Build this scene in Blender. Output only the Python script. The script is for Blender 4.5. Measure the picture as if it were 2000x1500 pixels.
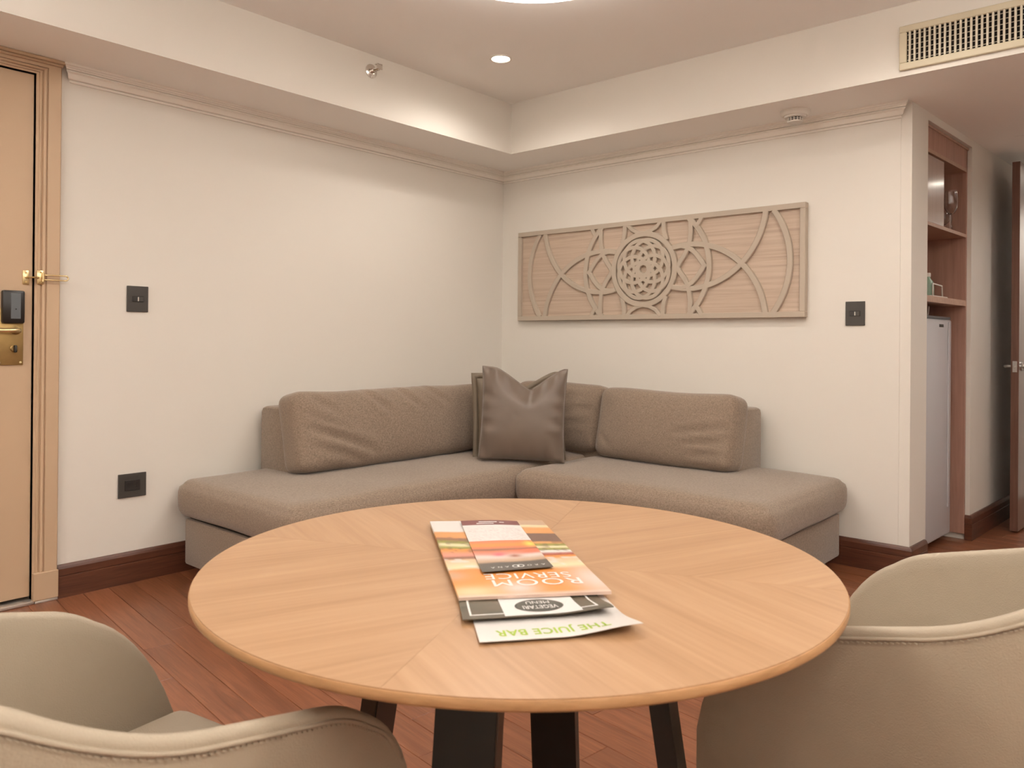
import bpy, bmesh, math, random
from mathutils import Vector, Matrix
random.seed(7)
for o in list(bpy.data.objects):
    bpy.data.objects.remove(o, do_unlink=True)
SC = bpy.context.scene
COL = SC.collection

# ------------------------------------------------------------------ camera
YAW, PITCH, ROLL = math.radians(131.046), math.radians(0.111), math.radians(-0.485)
CAM = Vector((3.6681, -4.1069, 1.12))
fw = Vector((math.cos(YAW)*math.cos(PITCH), math.sin(YAW)*math.cos(PITCH), math.sin(PITCH)))
rt = Vector((math.sin(YAW), -math.cos(YAW), 0))
dn = fw.cross(rt)
r2 = rt*math.cos(ROLL) + dn*math.sin(ROLL)
d2 = -rt*math.sin(ROLL) + dn*math.cos(ROLL)
cd = bpy.data.cameras.new('camera')
cam = bpy.data.objects.new('camera', cd)
COL.objects.link(cam)
m = Matrix.Identity(4)
for i in range(3):
    m[i][0], m[i][1], m[i][2], m[i][3] = r2[i], -d2[i], -fw[i], CAM[i]
cam.matrix_world = m
cd.sensor_fit = 'HORIZONTAL'
cd.sensor_width = 36.0
cd.lens = 36.0*1532.3/2000
cd.shift_y = (661.3-750)/2000
cd.clip_start = 0.02
cd.dof.use_dof = True
cd.dof.focus_distance = 2.6
cd.dof.aperture_fstop = 8.0
SC.camera = cam

# ------------------------------------------------------------------ world, exposure
w = bpy.data.worlds.new('world')
SC.world = w
w.use_nodes = True
w.node_tree.nodes['Background'].inputs[0].default_value = (1.0, 0.85, 0.7, 1)
w.node_tree.nodes['Background'].inputs[1].default_value = 0.02
SC.view_settings.view_transform = 'Standard'
SC.view_settings.look = 'None'
SC.view_settings.gamma = 1.0
SC.view_settings.use_curve_mapping = False
SC.view_settings.exposure = -0.28
WARM = (1.0, 0.935, 0.855)
LAMP_STRENGTH = 11.5       # diffuser of the round ceiling lamp
SPOT_WATTS = 46.0         # each recessed downlight
HALL_WATTS = 70.0
FILL_UPLIGHT_WATTS = 205.0      # each added fill uplight, unseen

# ------------------------------------------------------------------ measured room (metres)
ZS, ZT = 2.286, 2.600          # soffit and tray ceiling
T1, T2 = 0.4254, 0.407         # tray edge from left / right wall
W = 2.636                      # end of the right wall
XM, YM, YB = 5.2, -5.6, 2.6    # far limits of the room
ZB = 0.141                     # baseboard height

# ------------------------------------------------------------------ helpers
def inp(n, name, v):
    if name in n.inputs:
        n.inputs[name].default_value = v

def newmat(name):
    mt = bpy.data.materials.new(name)
    mt.use_nodes = True
    nt = mt.node_tree
    return mt, nt, nt.nodes['Principled BSDF']

def mat_plain(name, col, rough=0.5, metal=0.0, bump=0.0, bscale=200.0, var=0.0, vscale=6.0, spec=0.5, coat=0.0):
    mt, nt, b = newmat(name)
    inp(b, 'Base Color', (*col, 1)); inp(b, 'Roughness', rough); inp(b, 'Metallic', metal)
    inp(b, 'Specular IOR Level', spec); inp(b, 'Coat Weight', coat)
    tc = nt.nodes.new('ShaderNodeTexCoord')
    if var > 0:
        nz = nt.nodes.new('ShaderNodeTexNoise'); nz.inputs['Scale'].default_value = vscale
        nz.inputs['Detail'].default_value = 4
        nt.links.new(tc.outputs['Object'], nz.inputs['Vector'])
        mx = nt.nodes.new('ShaderNodeMixRGB')
        mx.inputs[1].default_value = (*[c*(1-var) for c in col], 1)
        mx.inputs[2].default_value = (*[min(1, c*(1+var)) for c in col], 1)
        nt.links.new(nz.outputs['Fac'], mx.inputs[0])
        nt.links.new(mx.outputs[0], b.inputs['Base Color'])
    if bump > 0:
        n2 = nt.nodes.new('ShaderNodeTexNoise'); n2.inputs['Scale'].default_value = bscale
        n2.inputs['Detail'].default_value = 3
        nt.links.new(tc.outputs['Object'], n2.inputs['Vector'])
        bp = nt.nodes.new('ShaderNodeBump'); bp.inputs['Strength'].default_value = bump
        bp.inputs['Distance'].default_value = 0.002
        nt.links.new(n2.outputs['Fac'], bp.inputs['Height'])
        nt.links.new(bp.outputs[0], b.inputs['Normal'])
    return mt

def mat_wood(name, stops, scale=(2.0, 38.0, 38.0), rot=(0, 0, 0), rough=0.35, bump=0.12, coat=0.0, rnd=0.0, spec=0.5, dist=0.6):
    """long grain along local X (after rot); stops = dark, mid, light colours"""
    mt, nt, b = newmat(name)
    inp(b, 'Roughness', rough); inp(b, 'Coat Weight', coat); inp(b, 'Coat Roughness', 0.15); inp(b, 'Specular IOR Level', spec)
    tc = nt.nodes.new('ShaderNodeTexCoord')
    r0 = nt.nodes.new('ShaderNodeMapping'); r0.inputs['Rotation'].default_value = rot
    nt.links.new(tc.outputs['Object'], r0.inputs['Vector'])
    src = r0.outputs[0]
    if rnd > 0:
        oi = nt.nodes.new('ShaderNodeObjectInfo')
        ml = nt.nodes.new('ShaderNodeMath'); ml.operation = 'MULTIPLY'; ml.inputs[1].default_value = 37.0
        nt.links.new(oi.outputs['Random'], ml.inputs[0])
        ad = nt.nodes.new('ShaderNodeVectorMath'); ad.operation = 'ADD'
        nt.links.new(src, ad.inputs[0]); nt.links.new(ml.outputs[0], ad.inputs[1])
        src = ad.outputs[0]
    mp = nt.nodes.new('ShaderNodeMapping'); mp.inputs['Scale'].default_value = scale
    nt.links.new(src, mp.inputs['Vector'])
    nz = nt.nodes.new('ShaderNodeTexNoise'); nz.inputs['Scale'].default_value = 1.0
    nz.inputs['Detail'].default_value = 6; nz.inputs['Roughness'].default_value = 0.62; nz.inputs['Distortion'].default_value = dist
    nt.links.new(mp.outputs[0], nz.inputs['Vector'])
    mp2 = nt.nodes.new('ShaderNodeMapping'); mp2.inputs['Scale'].default_value = (scale[0]*3, scale[1]*5, scale[2]*5)
    nt.links.new(src, mp2.inputs['Vector'])
    nf = nt.nodes.new('ShaderNodeTexNoise'); nf.inputs['Scale'].default_value = 1.0; nf.inputs['Detail'].default_value = 3
    nt.links.new(mp2.outputs[0], nf.inputs['Vector'])
    mxf = nt.nodes.new('ShaderNodeMath'); mxf.operation = 'MULTIPLY_ADD'
    mxf.inputs[1].default_value = 0.35
    sb = nt.nodes.new('ShaderNodeMath'); sb.operation = 'SUBTRACT'; sb.inputs[1].default_value = 0.5
    nt.links.new(nf.outputs['Fac'], sb.inputs[0]); nt.links.new(sb.outputs[0], mxf.inputs[0]); nt.links.new(nz.outputs['Fac'], mxf.inputs[2])
    cr = nt.nodes.new('ShaderNodeValToRGB')
    e = cr.color_ramp.elements
    e[0].position, e[0].color = 0.28, (*stops[0], 1)
    e[1].position, e[1].color = 0.72, (*stops[2], 1)
    md = e.new(0.5); md.color = (*stops[1], 1)
    nt.links.new(mxf.outputs[0], cr.inputs[0])
    out = cr.outputs[0]
    if rnd > 0:
        hv = nt.nodes.new('ShaderNodeHueSaturation')
        mr = nt.nodes.new('ShaderNodeMapRange')
        mr.inputs['To Min'].default_value = 1-rnd; mr.inputs['To Max'].default_value = 1+rnd
        nt.links.new(oi.outputs['Random'], mr.inputs['Value'])
        nt.links.new(mr.outputs[0], hv.inputs['Value']); nt.links.new(out, hv.inputs['Color'])
        out = hv.outputs[0]
    nt.links.new(out, b.inputs['Base Color'])
    if bump > 0:
        bp = nt.nodes.new('ShaderNodeBump'); bp.inputs['Strength'].default_value = bump; bp.inputs['Distance'].default_value = 0.001
        nt.links.new(nf.outputs['Fac'], bp.inputs['Height']); nt.links.new(bp.outputs[0], b.inputs['Normal'])
    return mt

def mat_fabric(name, c1, c2, scale=900.0, bump=0.5, rough=0.95, sheen=0.3):
    mt, nt, b = newmat(name)
    inp(b, 'Roughness', rough); inp(b, 'Specular IOR Level', 0.15); inp(b, 'Sheen Weight', sheen); inp(b, 'Sheen Roughness', 0.5)
    tc = nt.nodes.new('ShaderNodeTexCoord')
    hs = []
    for sc in ((scale, scale*0.28, scale*0.28), (scale*0.28, scale*0.28, scale)):
        mp = nt.nodes.new('ShaderNodeMapping'); mp.inputs['Scale'].default_value = sc
        nt.links.new(tc.outputs['Object'], mp.inputs['Vector'])
        nz = nt.nodes.new('ShaderNodeTexNoise'); nz.inputs['Scale'].default_value = 1.0; nz.inputs['Detail'].default_value = 2
        nt.links.new(mp.outputs[0], nz.inputs['Vector']); hs.append(nz.outputs['Fac'])
    ad = nt.nodes.new('ShaderNodeMath'); ad.operation = 'ADD'
    nt.links.new(hs[0], ad.inputs[0]); nt.links.new(hs[1], ad.inputs[1])
    cr = nt.nodes.new('ShaderNodeValToRGB')
    e = cr.color_ramp.elements
    e[0].position, e[0].color = 0.38, (*c1, 1)
    e[1].position, e[1].color = 0.62, (*c2, 1)
    hf = nt.nodes.new('ShaderNodeMath'); hf.operation = 'MULTIPLY'; hf.inputs[1].default_value = 0.5
    nt.links.new(ad.outputs[0], hf.inputs[0]); nt.links.new(hf.outputs[0], cr.inputs[0])
    nt.links.new(cr.outputs[0], b.inputs['Base Color'])
    bp = nt.nodes.new('ShaderNodeBump'); bp.inputs['Strength'].default_value = bump; bp.inputs['Distance'].default_value = 0.0012
    nt.links.new(hf.outputs[0], bp.inputs['Height']); nt.links.new(bp.outputs[0], b.inputs['Normal'])
    return mt

def mat_emit(name, col, strength):
    mt, nt, b = newmat(name)
    inp(b, 'Base Color', (0.9, 0.9, 0.9, 1)); inp(b, 'Emission Color', (*col, 1)); inp(b, 'Emission Strength', strength)
    return mt

def mat_vcol(name, rough=0.35):
    mt, nt, b = newmat(name)
    inp(b, 'Roughness', rough)
    a = nt.nodes.new('ShaderNodeVertexColor'); a.layer_name = 'print'
    nt.links.new(a.outputs[0], b.inputs['Base Color'])
    return mt

M = {}
M['paint'] = mat_plain('wall_paint', (0.745, 0.70, 0.635), 0.75, bump=0.05, bscale=350)
M['ceil'] = mat_plain('ceiling_paint', (0.94, 0.92, 0.89), 0.85, bump=0.04, bscale=300)
M['trimw'] = mat_plain('cornice_paint', (0.85, 0.80, 0.73), 0.6)
M['doorpaint'] = mat_plain('entry_door_paint', (0.53, 0.375, 0.245), 0.5, bump=0.06, bscale=120, var=0.04, vscale=3)
M['base'] = mat_wood('baseboard_wood', ((0.062, 0.020, 0.010), (0.095, 0.032, 0.016), (0.14, 0.05, 0.025)), (3, 40, 40), rough=0.38, bump=0.1)
M['base_y'] = mat_wood('baseboard_wood_y', ((0.062, 0.020, 0.010), (0.095, 0.032, 0.016), (0.14, 0.05, 0.025)), (3, 40, 40), rot=(0, 0, math.pi/2), rough=0.38, bump=0.1)
M['plank'] = mat_wood('floor_plank_wood', ((0.145, 0.048, 0.021), (0.21, 0.074, 0.033), (0.285, 0.106, 0.050)), (2.2, 30, 30), rough=0.30, bump=0.10, rnd=0.10, dist=1.2)
M['gap'] = mat_plain('floor_joint', (0.05, 0.02, 0.012), 0.8)
M['oak'] = mat_wood('oak_veneer', ((0.35, 0.195, 0.098), (0.405, 0.235, 0.124), (0.455, 0.275, 0.152)), (1.6, 26, 26), rough=0.36, bump=0.05, dist=0.8)
M['oakedge'] = mat_wood('oak_edge', ((0.33, 0.17, 0.075), (0.42, 0.225, 0.10), (0.50, 0.28, 0.135)), (10, 10, 60), rough=0.4, bump=0.05)
M['blackleg'] = mat_plain('table_leg_black', (0.012, 0.012, 0.010), 0.45, bump=0.05)
M['legedge'] = mat_plain('table_leg_edge', (0.06, 0.035, 0.02), 0.4)
M['sofa'] = mat_fabric('sofa_weave', (0.195, 0.143, 0.104), (0.31, 0.232, 0.172), 400)
M['sofadark'] = mat_plain('sofa_gap_shade', (0.02, 0.016, 0.012), 0.9)
M['satin'] = mat_plain('pillow_satin', (0.135, 0.096, 0.069), 0.42, bump=0.15, bscale=500, spec=0.5)
inp(M['satin'].node_tree.nodes['Principled BSDF'], 'Sheen Weight', 0.4)
M['flange'] = mat_plain('pillow_flange', (0.17, 0.13, 0.088), 0.6, bump=0.15, bscale=500)
M['leather'] = mat_plain('beige_leather', (0.395, 0.325, 0.24), 0.5, bump=0.35, bscale=420, var=0.04, vscale=20)
M['thread'] = mat_plain('beige_thread', (0.42, 0.35, 0.26), 0.8)
M['chairleg'] = mat_plain('chair_leg_wood', (0.05, 0.025, 0.015), 0.4)
M['artback'] = mat_wood('art_panel_wood', ((0.41, 0.305, 0.23), (0.50, 0.385, 0.295), (0.57, 0.45, 0.355)), (1.2, 48, 48), rough=0.55, bump=0.15)
M['artfret'] = mat_plain('art_fret_paint', (0.46, 0.385, 0.305), 0.6, bump=0.03)
M['switch'] = mat_plain('switch_grey', (0.05, 0.044, 0.038), 0.45)
M['switchd'] = mat_plain('switch_dark', (0.025, 0.022, 0.02), 0.35)
M['indicator'] = mat_plain('switch_indicator', (0.6, 0.58, 0.52), 0.3)
M['brass'] = mat_plain('worn_brass', (0.42, 0.29, 0.12), 0.38, metal=0.85, var=0.15, vscale=30)
M['brassb'] = mat_plain('polished_brass', (0.75, 0.60, 0.33), 0.22, metal=0.9)
M['black'] = mat_plain('black_plastic', (0.012, 0.010, 0.009), 0.3)
M['slot'] = mat_plain('card_slot_grey', (0.10, 0.11, 0.12), 0.3)
M['chrome'] = mat_plain('chrome', (0.75, 0.72, 0.68), 0.18, metal=1.0)
M['steel'] = mat_plain('satin_steel', (0.55, 0.53, 0.5), 0.32, metal=1.0)
M['alu'] = mat_plain('threshold_metal', (0.62, 0.58, 0.53), 0.35, metal=0.7)
M['vent'] = mat_plain('vent_cream', (0.60, 0.53, 0.385), 0.5)
M['ventslat'] = mat_plain('vent_slat', (0.64, 0.58, 0.46), 0.5)
M['void'] = mat_plain('dark_void', (0.012, 0.008, 0.006), 0.9)
M['whitepl'] = mat_plain('white_plastic', (0.72, 0.68, 0.62), 0.45)
M['cab'] = mat_wood('cabinet_veneer', ((0.32, 0.168, 0.124), (0.38, 0.205, 0.152), (0.43, 0.24, 0.178)), (2, 40, 40), rot=(0, math.pi/2, 0), rough=0.42, bump=0.05)
M['cabedge'] = mat_wood('cabinet_edge', ((0.36, 0.215, 0.15), (0.42, 0.255, 0.18), (0.47, 0.295, 0.21)), (2, 40, 40), rough=0.4, bump=0.03)
M['cabgloss'] = mat_wood('cabinet_door_gloss', ((0.26, 0.16, 0.12), (0.30, 0.185, 0.14), (0.34, 0.21, 0.16)), (2, 40, 40), rot=(0, math.pi/2, 0), rough=0.3, bump=0.0, coat=0.9)
M['fridge'] = mat_plain('fridge_white', (0.56, 0.55, 0.57), 0.3)
M['darkdoor'] = mat_wood('dark_door_veneer', ((0.06, 0.022, 0.013), (0.085, 0.034, 0.02), (0.115, 0.048, 0.028)), (2, 40, 40), rot=(0, math.pi/2, 0), rough=0.3, bump=0.05, coat=0.8)
M['doorlip'] = mat_wood('dark_door_lipping', ((0.115, 0.05, 0.033), (0.14, 0.064, 0.042), (0.17, 0.08, 0.054)), (2, 40, 40), rot=(0, math.pi/2, 0), rough=0.4, bump=0.05)
M['print'] = mat_vcol('menu_print')
M['paper'] = mat_plain('paper_white', (0.64, 0.62, 0.60), 0.5)
M['green'] = mat_plain('ink_green', (0.29, 0.42, 0.03), 0.5)
M['inkwhite'] = mat_plain('ink_white', (0.70, 0.68, 0.65), 0.5)
M['inkdark'] = mat_plain('ink_charcoal', (0.055, 0.052, 0.038), 0.45)
M['lamp'] = mat_emit('lamp_diffuser', (1.0, 0.935, 0.86), LAMP_STRENGTH)
M['led'] = mat_emit('downlight_lens', (1.0, 0.92, 0.78), 40.0)
M['bottle'] = mat_plain('green_bottle', (0.20, 0.30, 0.22), 0.2)
gm, gnt, gb = newmat('clear_glass')
inp(gb, 'Base Color', (0.95, 0.95, 0.95, 1)); inp(gb, 'Roughness', 0.03); inp(gb, 'Transmission Weight', 1.0); inp(gb, 'IOR', 1.45)
M['glass'] = gm

def tag(o, label=None, cat=None, group=None, kind=None):
    if label: o['label'] = label
    if cat: o['category'] = cat
    if group: o['group'] = group
    if kind: o['kind'] = kind
    return o

def thing(name, loc, label, cat, group=None, rz=0.0):
    o = bpy.data.objects.new(name, None)
    o.empty_display_size = 0.1
    o.location = loc; o.rotation_euler = (0, 0, rz)
    COL.objects.link(o)
    return tag(o, label, cat, group)

def attach(o, parent):
    """parent a part whose vertices are in world coordinates"""
    if parent is None: return o
    o.parent = parent
    mw = Matrix.Identity(4)
    p = parent
    chain = []
    while p is not None:
        chain.append(p); p = p.parent
    if len(chain) == 1 and chain[0].type == 'EMPTY':
        o.matrix_parent_inverse = (Matrix.Translation(chain[0].location) @ chain[0].rotation_euler.to_matrix().to_4x4()).inverted()
    elif len(chain) == 2 and chain[1].type == 'EMPTY':
        # parent is a part with identity world matrix
        o.matrix_parent_inverse = Matrix.Identity(4)
    return o

def mesh(name, verts, faces, mt, parent=None, smooth=False, local=False):
    me = bpy.data.meshes.new(name)
    me.from_pydata([tuple(v) for v in verts], [], faces)
    me.update()
    if mt: me.materials.append(mt)
    if smooth:
        me.polygons.foreach_set('use_smooth', [True]*len(me.polygons))
    o = bpy.data.objects.new(name, me)
    COL.objects.link(o)
    if parent is not None:
        if local: o.parent = parent
        else: attach(o, parent)
    return o

def fixnormals(o):
    bm = bmesh.new(); bm.from_mesh(o.data)
    bmesh.ops.remove_doubles(bm, verts=bm.verts, dist=1e-6)
    bmesh.ops.recalc_face_normals(bm, faces=bm.faces)
    bm.to_mesh(o.data); bm.free()
    return o

def shade_auto(o, ang=40):
    bm = bmesh.new(); bm.from_mesh(o.data)
    for f in bm.faces: f.smooth = True
    for e in bm.edges:
        if len(e.link_faces) == 2 and e.calc_face_angle(0) > math.radians(ang): e.smooth = False
    bm.to_mesh(o.data); bm.free()
    return o

def boxes(name, lst, mt, parent=None, bevel=0.0, seg=2, xf=None, local=False):
    """one mesh out of boxes (lo, hi); xf maps each vertex"""
    bm = bmesh.new()
    for lo, hi in lst:
        vs = [bm.verts.new((x, y, z)) for x in (lo[0], hi[0]) for y in (lo[1], hi[1]) for z in (lo[2], hi[2])]
        for f in ((0, 1, 3, 2), (4, 6, 7, 5), (0, 4, 5, 1), (2, 3, 7, 6), (0, 2, 6, 4), (1, 5, 7, 3)):
            bm.faces.new([vs[i] for i in f])
    bmesh.ops.recalc_face_normals(bm, faces=bm.faces)
    if bevel > 0:
        bmesh.ops.bevel(bm, geom=list(bm.edges), offset=bevel, segments=seg, profile=0.5, affect='EDGES')
    if xf:
        for v in bm.verts: v.co = xf(v.co)
        bmesh.ops.recalc_face_normals(bm, faces=bm.faces)
    me = bpy.data.meshes.new(name); bm.to_mesh(me); bm.free()
    if mt: me.materials.append(mt)
    o = bpy.data.objects.new(name, me); COL.objects.link(o)
    if parent is not None:
        if local: o.parent = parent
        else: attach(o, parent)
    if bevel > 0 and seg > 1: shade_auto(o, 35)
    return o

def box(name, lo, hi, mt, parent=None, bevel=0.0, seg=2, xf=None, local=False):
    return boxes(name, [(lo, hi)], mt, parent, bevel, seg, xf, local)

def loft(name, rings, mt, parent=None, closed=True, caps=True, smooth=True, local=False, auto=None):
    n = len(rings[0]); vs = []; fs = []
    for r in rings: vs += list(r)
    for i in range(len(rings)-1):
        for j in range(n if closed else n-1):
            k = (j+1) % n
            fs.append((i*n+j, i*n+k, (i+1)*n+k, (i+1)*n+j))
    if caps and closed:
        fs.append(tuple(range(n))[::-1]); fs.append(tuple((len(rings)-1)*n+j for j in range(n)))
    o = mesh(name, vs, fs, mt, parent, smooth, local)
    fixnormals(o)
    if auto: shade_auto(o, auto)
    return o

def lathe(name, prof, c, mt, parent=None, n=32, axis=(0, 0, 1), local=False, auto=35):
    """prof: (radius, height) list, around axis through c"""
    ax = Vector(axis).normalized()
    t = Vector((1, 0, 0)) if abs(ax.x) < 0.9 else Vector((0, 1, 0))
    e1 = (t - ax*t.dot(ax)).normalized(); e2 = ax.cross(e1)
    rings = []
    for r, h in prof:
        r = max(r, 1e-5)
        rings.append([Vector(c) + ax*h + e1*(r*math.cos(2*math.pi*i/n)) + e2*(r*math.sin(2*math.pi*i/n)) for i in range(n)])
    return loft(name, rings, mt, parent, auto=auto, local=local)

def tube(name, pts, rad, mt, parent=None, n=10, closed=False, local=False):
    pts = [Vector(p) for p in pts]; rings = []; N = len(pts)
    up = None
    for i, p in enumerate(pts):
        a = pts[(i-1) % N] if (closed or i > 0) else p
        b = pts[(i+1) % N] if (closed or i < N-1) else p
        d = (b-a).normalized()
        if up is None:
            up = Vector((0, 0, 1)) if abs(d.z) < 0.9 else Vector((1, 0, 0))
        e1 = (up - d*up.dot(d)).normalized(); up = e1; e2 = d.cross(e1)
        rings.append([p + e1*(rad*math.cos(2*math.pi*k/n)) + e2*(rad*math.sin(2*math.pi*k/n)) for k in range(n)])
    if closed: rings.append(rings[0])
    return loft(name, rings, mt, parent, caps=not closed, local=local)

def smoothstep(a, b, x):
    t = max(0.0, min(1.0, (x-a)/(b-a))); return t*t*(3-2*t)

def roundbox_data(half, r, seg=0.035):
    """dense rounded box about the origin -> verts, normals, faces"""
    hx, hy, hz = half
    def axis(h):
        inner = h - r
        n = max(2, int(round(2*inner/seg)))
        pts = [-h + r*(1-math.cos(math.pi/2*k/4)) for k in range(4)]
        pts += [-inner + 2*inner*k/n for k in range(n+1)]
        pts += [h - r*(1-math.cos(math.pi/2*k/4)) for k in range(3, -1, -1)]
        return pts
    A = [axis(hx), axis(hy), axis(hz)]
    idx = {}; vs = []; fs = []
    def vid(p):
        key = (round(p[0], 6), round(p[1], 6), round(p[2], 6))
        if key not in idx:
            idx[key] = len(vs); vs.append(Vector(p))
        return idx[key]
    for ax in range(3):
        u, v = (ax+1) % 3, (ax+2) % 3
        for sgn in (-1, 1):
            for i in range(len(A[u])-1):
                for j in range(len(A[v])-1):
                    q = []
                    for a, b in ((i, j), (i+1, j), (i+1, j+1), (i, j+1)):
                        p = [0, 0, 0]; p[ax] = sgn*half[ax]; p[u] = A[u][a]; p[v] = A[v][b]; q.append(vid(p))
                    fs.append(q if sgn > 0 else q[::-1])
    out = []; nr = []
    for p in vs:
        q = Vector([max(-(half[k]-r), min(half[k]-r, p[k])) for k in range(3)])
        d = (p-q); d = d.normalized() if d.length > 1e-9 else Vector((0, 0, 1))
        out.append(q + d*r); nr.append(d)
    return out, nr, fs

def crease(p2, a, b, wd, dp):
    """groove with soft shoulders along a->b in a 2-D face; returns a displacement"""
    ax, ay = a; bx, by = b
    dx, dy = bx-ax, by-ay; L2 = dx*dx+dy*dy
    t = ((p2[0]-ax)*dx + (p2[1]-ay)*dy)/L2
    tt = max(0.0, min(1.0, t))
    d = math.hypot(p2[0]-ax-tt*dx, p2[1]-ay-tt*dy)
    f = math.sin(math.pi*max(0.04, min(0.96, 0.12+0.88*(1-tt))))
    g = math.exp(-(d/wd)**2) - 0.55*math.exp(-((d-2.0*wd)/(1.3*wd))**2)
    return -dp*f*g

# ------------------------------------------------------------------ the setting: floor, walls, ceiling
PA = math.atan(-0.12)
def build_floor():
    fl = box('floor', (-0.15, YM, -0.08), (XM, YB, -0.010), M['gap'])
    tag(fl, kind='structure')
    ca, sa = math.cos(PA), math.sin(PA)
    def clip(poly):
        for ax, val, sg in ((0, -0.10, 1), (0, XM, -1), (1, YM, 1), (1, YB, -1)):
            out = []
            for i in range(len(poly)):
                p, q = poly[i], poly[(i+1) % len(poly)]
                fp, fq = (p[ax]-val)*sg, (q[ax]-val)*sg
                if fp >= 0: out.append(p)
                if (fp >= 0) != (fq >= 0):
                    t = fp/(fp-fq); out.append((p[0]+(q[0]-p[0])*t, p[1]+(q[1]-p[1])*t))
            poly = out
            if len(poly) < 3: return []
        return poly
    wd, ln, gp = 0.1062, 1.21, 0.0006
    y0 = -2.8535            # a joint at the left wall
    rest_v, rest_f = [], []
    k0 = -36; cnt = 0
    for k in range(k0, 60):
        off = random.uniform(0, ln)
        for j in range(-2, 7):
            u0, u1 = -0.9 + off + (j-1)*ln, -0.9 + off + j*ln
            v0, v1 = k*wd, (k+1)*wd
            quad = []
            for u, v in ((u0+gp, v0+gp), (u1-gp, v0+gp), (u1-gp, v1-gp), (u0+gp, v1-gp)):
                quad.append((u*ca - v*sa, y0 + u*sa + v*ca))
            poly = clip(quad)
            if not poly: continue
            cx = sum(p[0] for p in poly)/len(poly); cy = sum(p[1] for p in poly)/len(poly)
            n = len(poly)
            vis = (-0.1 < cx < 3.4 and -3.6 < cy < -0.6) or (2.3 < cx < 3.6 and -0.8 < cy < 2.0)
            if cx < 2.5 and cy > 0.1: vis = False
            vs = [(p[0], p[1], -0.0025 - 0.0) for p in poly]
            ins = [(p[0]+(cx-p[0])*0.0, p[1]+(cy-p[1])*0.0, 0.0) for p in poly]
            # small chamfer: top ring inset towards the plank centre line
            top = []
            for p in poly:
                du, dv = p[0]-cx, p[1]-cy
                lu = du*ca+dv*sa; lv = -du*sa+dv*ca
                lu -= math.copysign(min(abs(lu), 0.0012), lu); lv -= math.copysign(min(abs(lv), 0.0012), lv)
                top.append((cx+lu*ca-lv*sa, cy+lu*sa+lv*ca, 0.0))
            bot = [(p[0], p[1], -0.0095) for p in poly]
            mid = [(p[0], p[1], -0.0010) for p in poly]
            V = bot+mid+top
            F = [tuple(range(2*n, 3*n))]
            for a in range(n):
                b = (a+1) % n
                F.append((a, b, n+b, n+a)); F.append((n+a, n+b, 2*n+b, 2*n+a))
            if vis and cnt < 290:
                cnt += 1
                # local frame: X along the grain, so the veneer follows the plank
                cc = Vector((cx, cy, 0)); R = Matrix.Rotation(-PA, 3, 'Z')
                o = mesh('plank', [R @ (Vector(v)-cc) for v in V], F, M['plank'], None)
                o.location = cc; o.rotation_euler = (0, 0, PA); o.parent = fl
            else:
                b0 = len(rest_v); rest_v.extend(V); rest_f.extend([tuple(i+b0 for i in f) for f in F])
    if rest_v:
        o = mesh('plank_field', rest_v, rest_f, M['plank'], fl)
        tag(o, kind='stuff')
build_floor()

DY0, DY1, DZ = -3.86, -2.944, 2.220
QA = math.atan(0.065)
ES = Vector((math.sin(QA), math.cos(QA), 0)); EN = Vector((math.cos(QA), -math.sin(QA), 0))
Q0 = Vector((W, 0, 0))
def qx(p):
    """(s along the passage wall, n out of it, z) -> world"""
    return Q0 + ES*p[0] + EN*p[1] + Vector((0, 0, p[2]))
NS0, NS1, NZ = 0.235, 1.0, 2.245     # niche opening

o = boxes('wall_left', [((-0.15, YM, 0), (0, DY0, 2.75)), ((-0.15, DY1, 0), (0, 0.15, 2.75)), ((-0.15, DY0, DZ), (0, DY1, 2.75))], M['paint'])
tag(o, kind='structure')
o = boxes('wall_right', [((0, 0, 0), (W-0.05, 0.15, 2.75))], M['paint']); tag(o, kind='structure')
bmv = [(W-0.05, 0), (W, 0)]
o = boxes('wall_passage', [((0.0, -0.10, 0), (NS0, 0, 2.29)), ((NS1, -0.62, 0), (NS1+0.10, 0, 2.29)), ((NS1+0.10, -0.12, 0), (2.62, 0, 2.29)),
                           ((NS0, -0.62, NZ), (NS1, 0, 2.29)), ((NS0-0.12, -0.62, 0), (NS0, -0.10, 2.29)), ((NS0-0.12, -0.70, 0), (NS1+0.10, -0.62, 2.29))], M['paint'], xf=qx)
tag(o, kind='structure')
o = box('wall_end', (2.2, YB, 0), (XM, YB+0.12, 2.75), M['paint']); tag(o, kind='structure')
o = box('wall_far_side', (XM, YM, 0), (XM+0.12, YB, 2.75), M['paint']); tag(o, kind='structure')
o = box('wall_behind', (0, YM-0.12, 0), (XM, YM, 2.75), M['paint']); tag(o, kind='structure')
TX, TY = 4.75, -5.15
o = boxes('ceiling', [((-0.15, YM, ZS), (T1, 0.15, 2.75)), ((T1, -T2, ZS), (XM, YB, 2.75)), ((T1, TY, ZT), (TX, -T2, 2.75)),
                      ((TX, TY, ZS), (XM, -T2, 2.75)), ((T1, YM, ZS), (XM, TY, 2.75))], M['ceil'])
tag(o, kind='structure')
# tray sides are painted like the walls: thin boards over the soffit faces
o = boxes('trim_tray_sides', [((T1, TY, ZS), (T1+0.002, -T2-0.002, ZT)), ((T1, -T2-0.002, ZS), (TX, -T2, ZT))], M['paint'])
tag(o, kind='structure')

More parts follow.
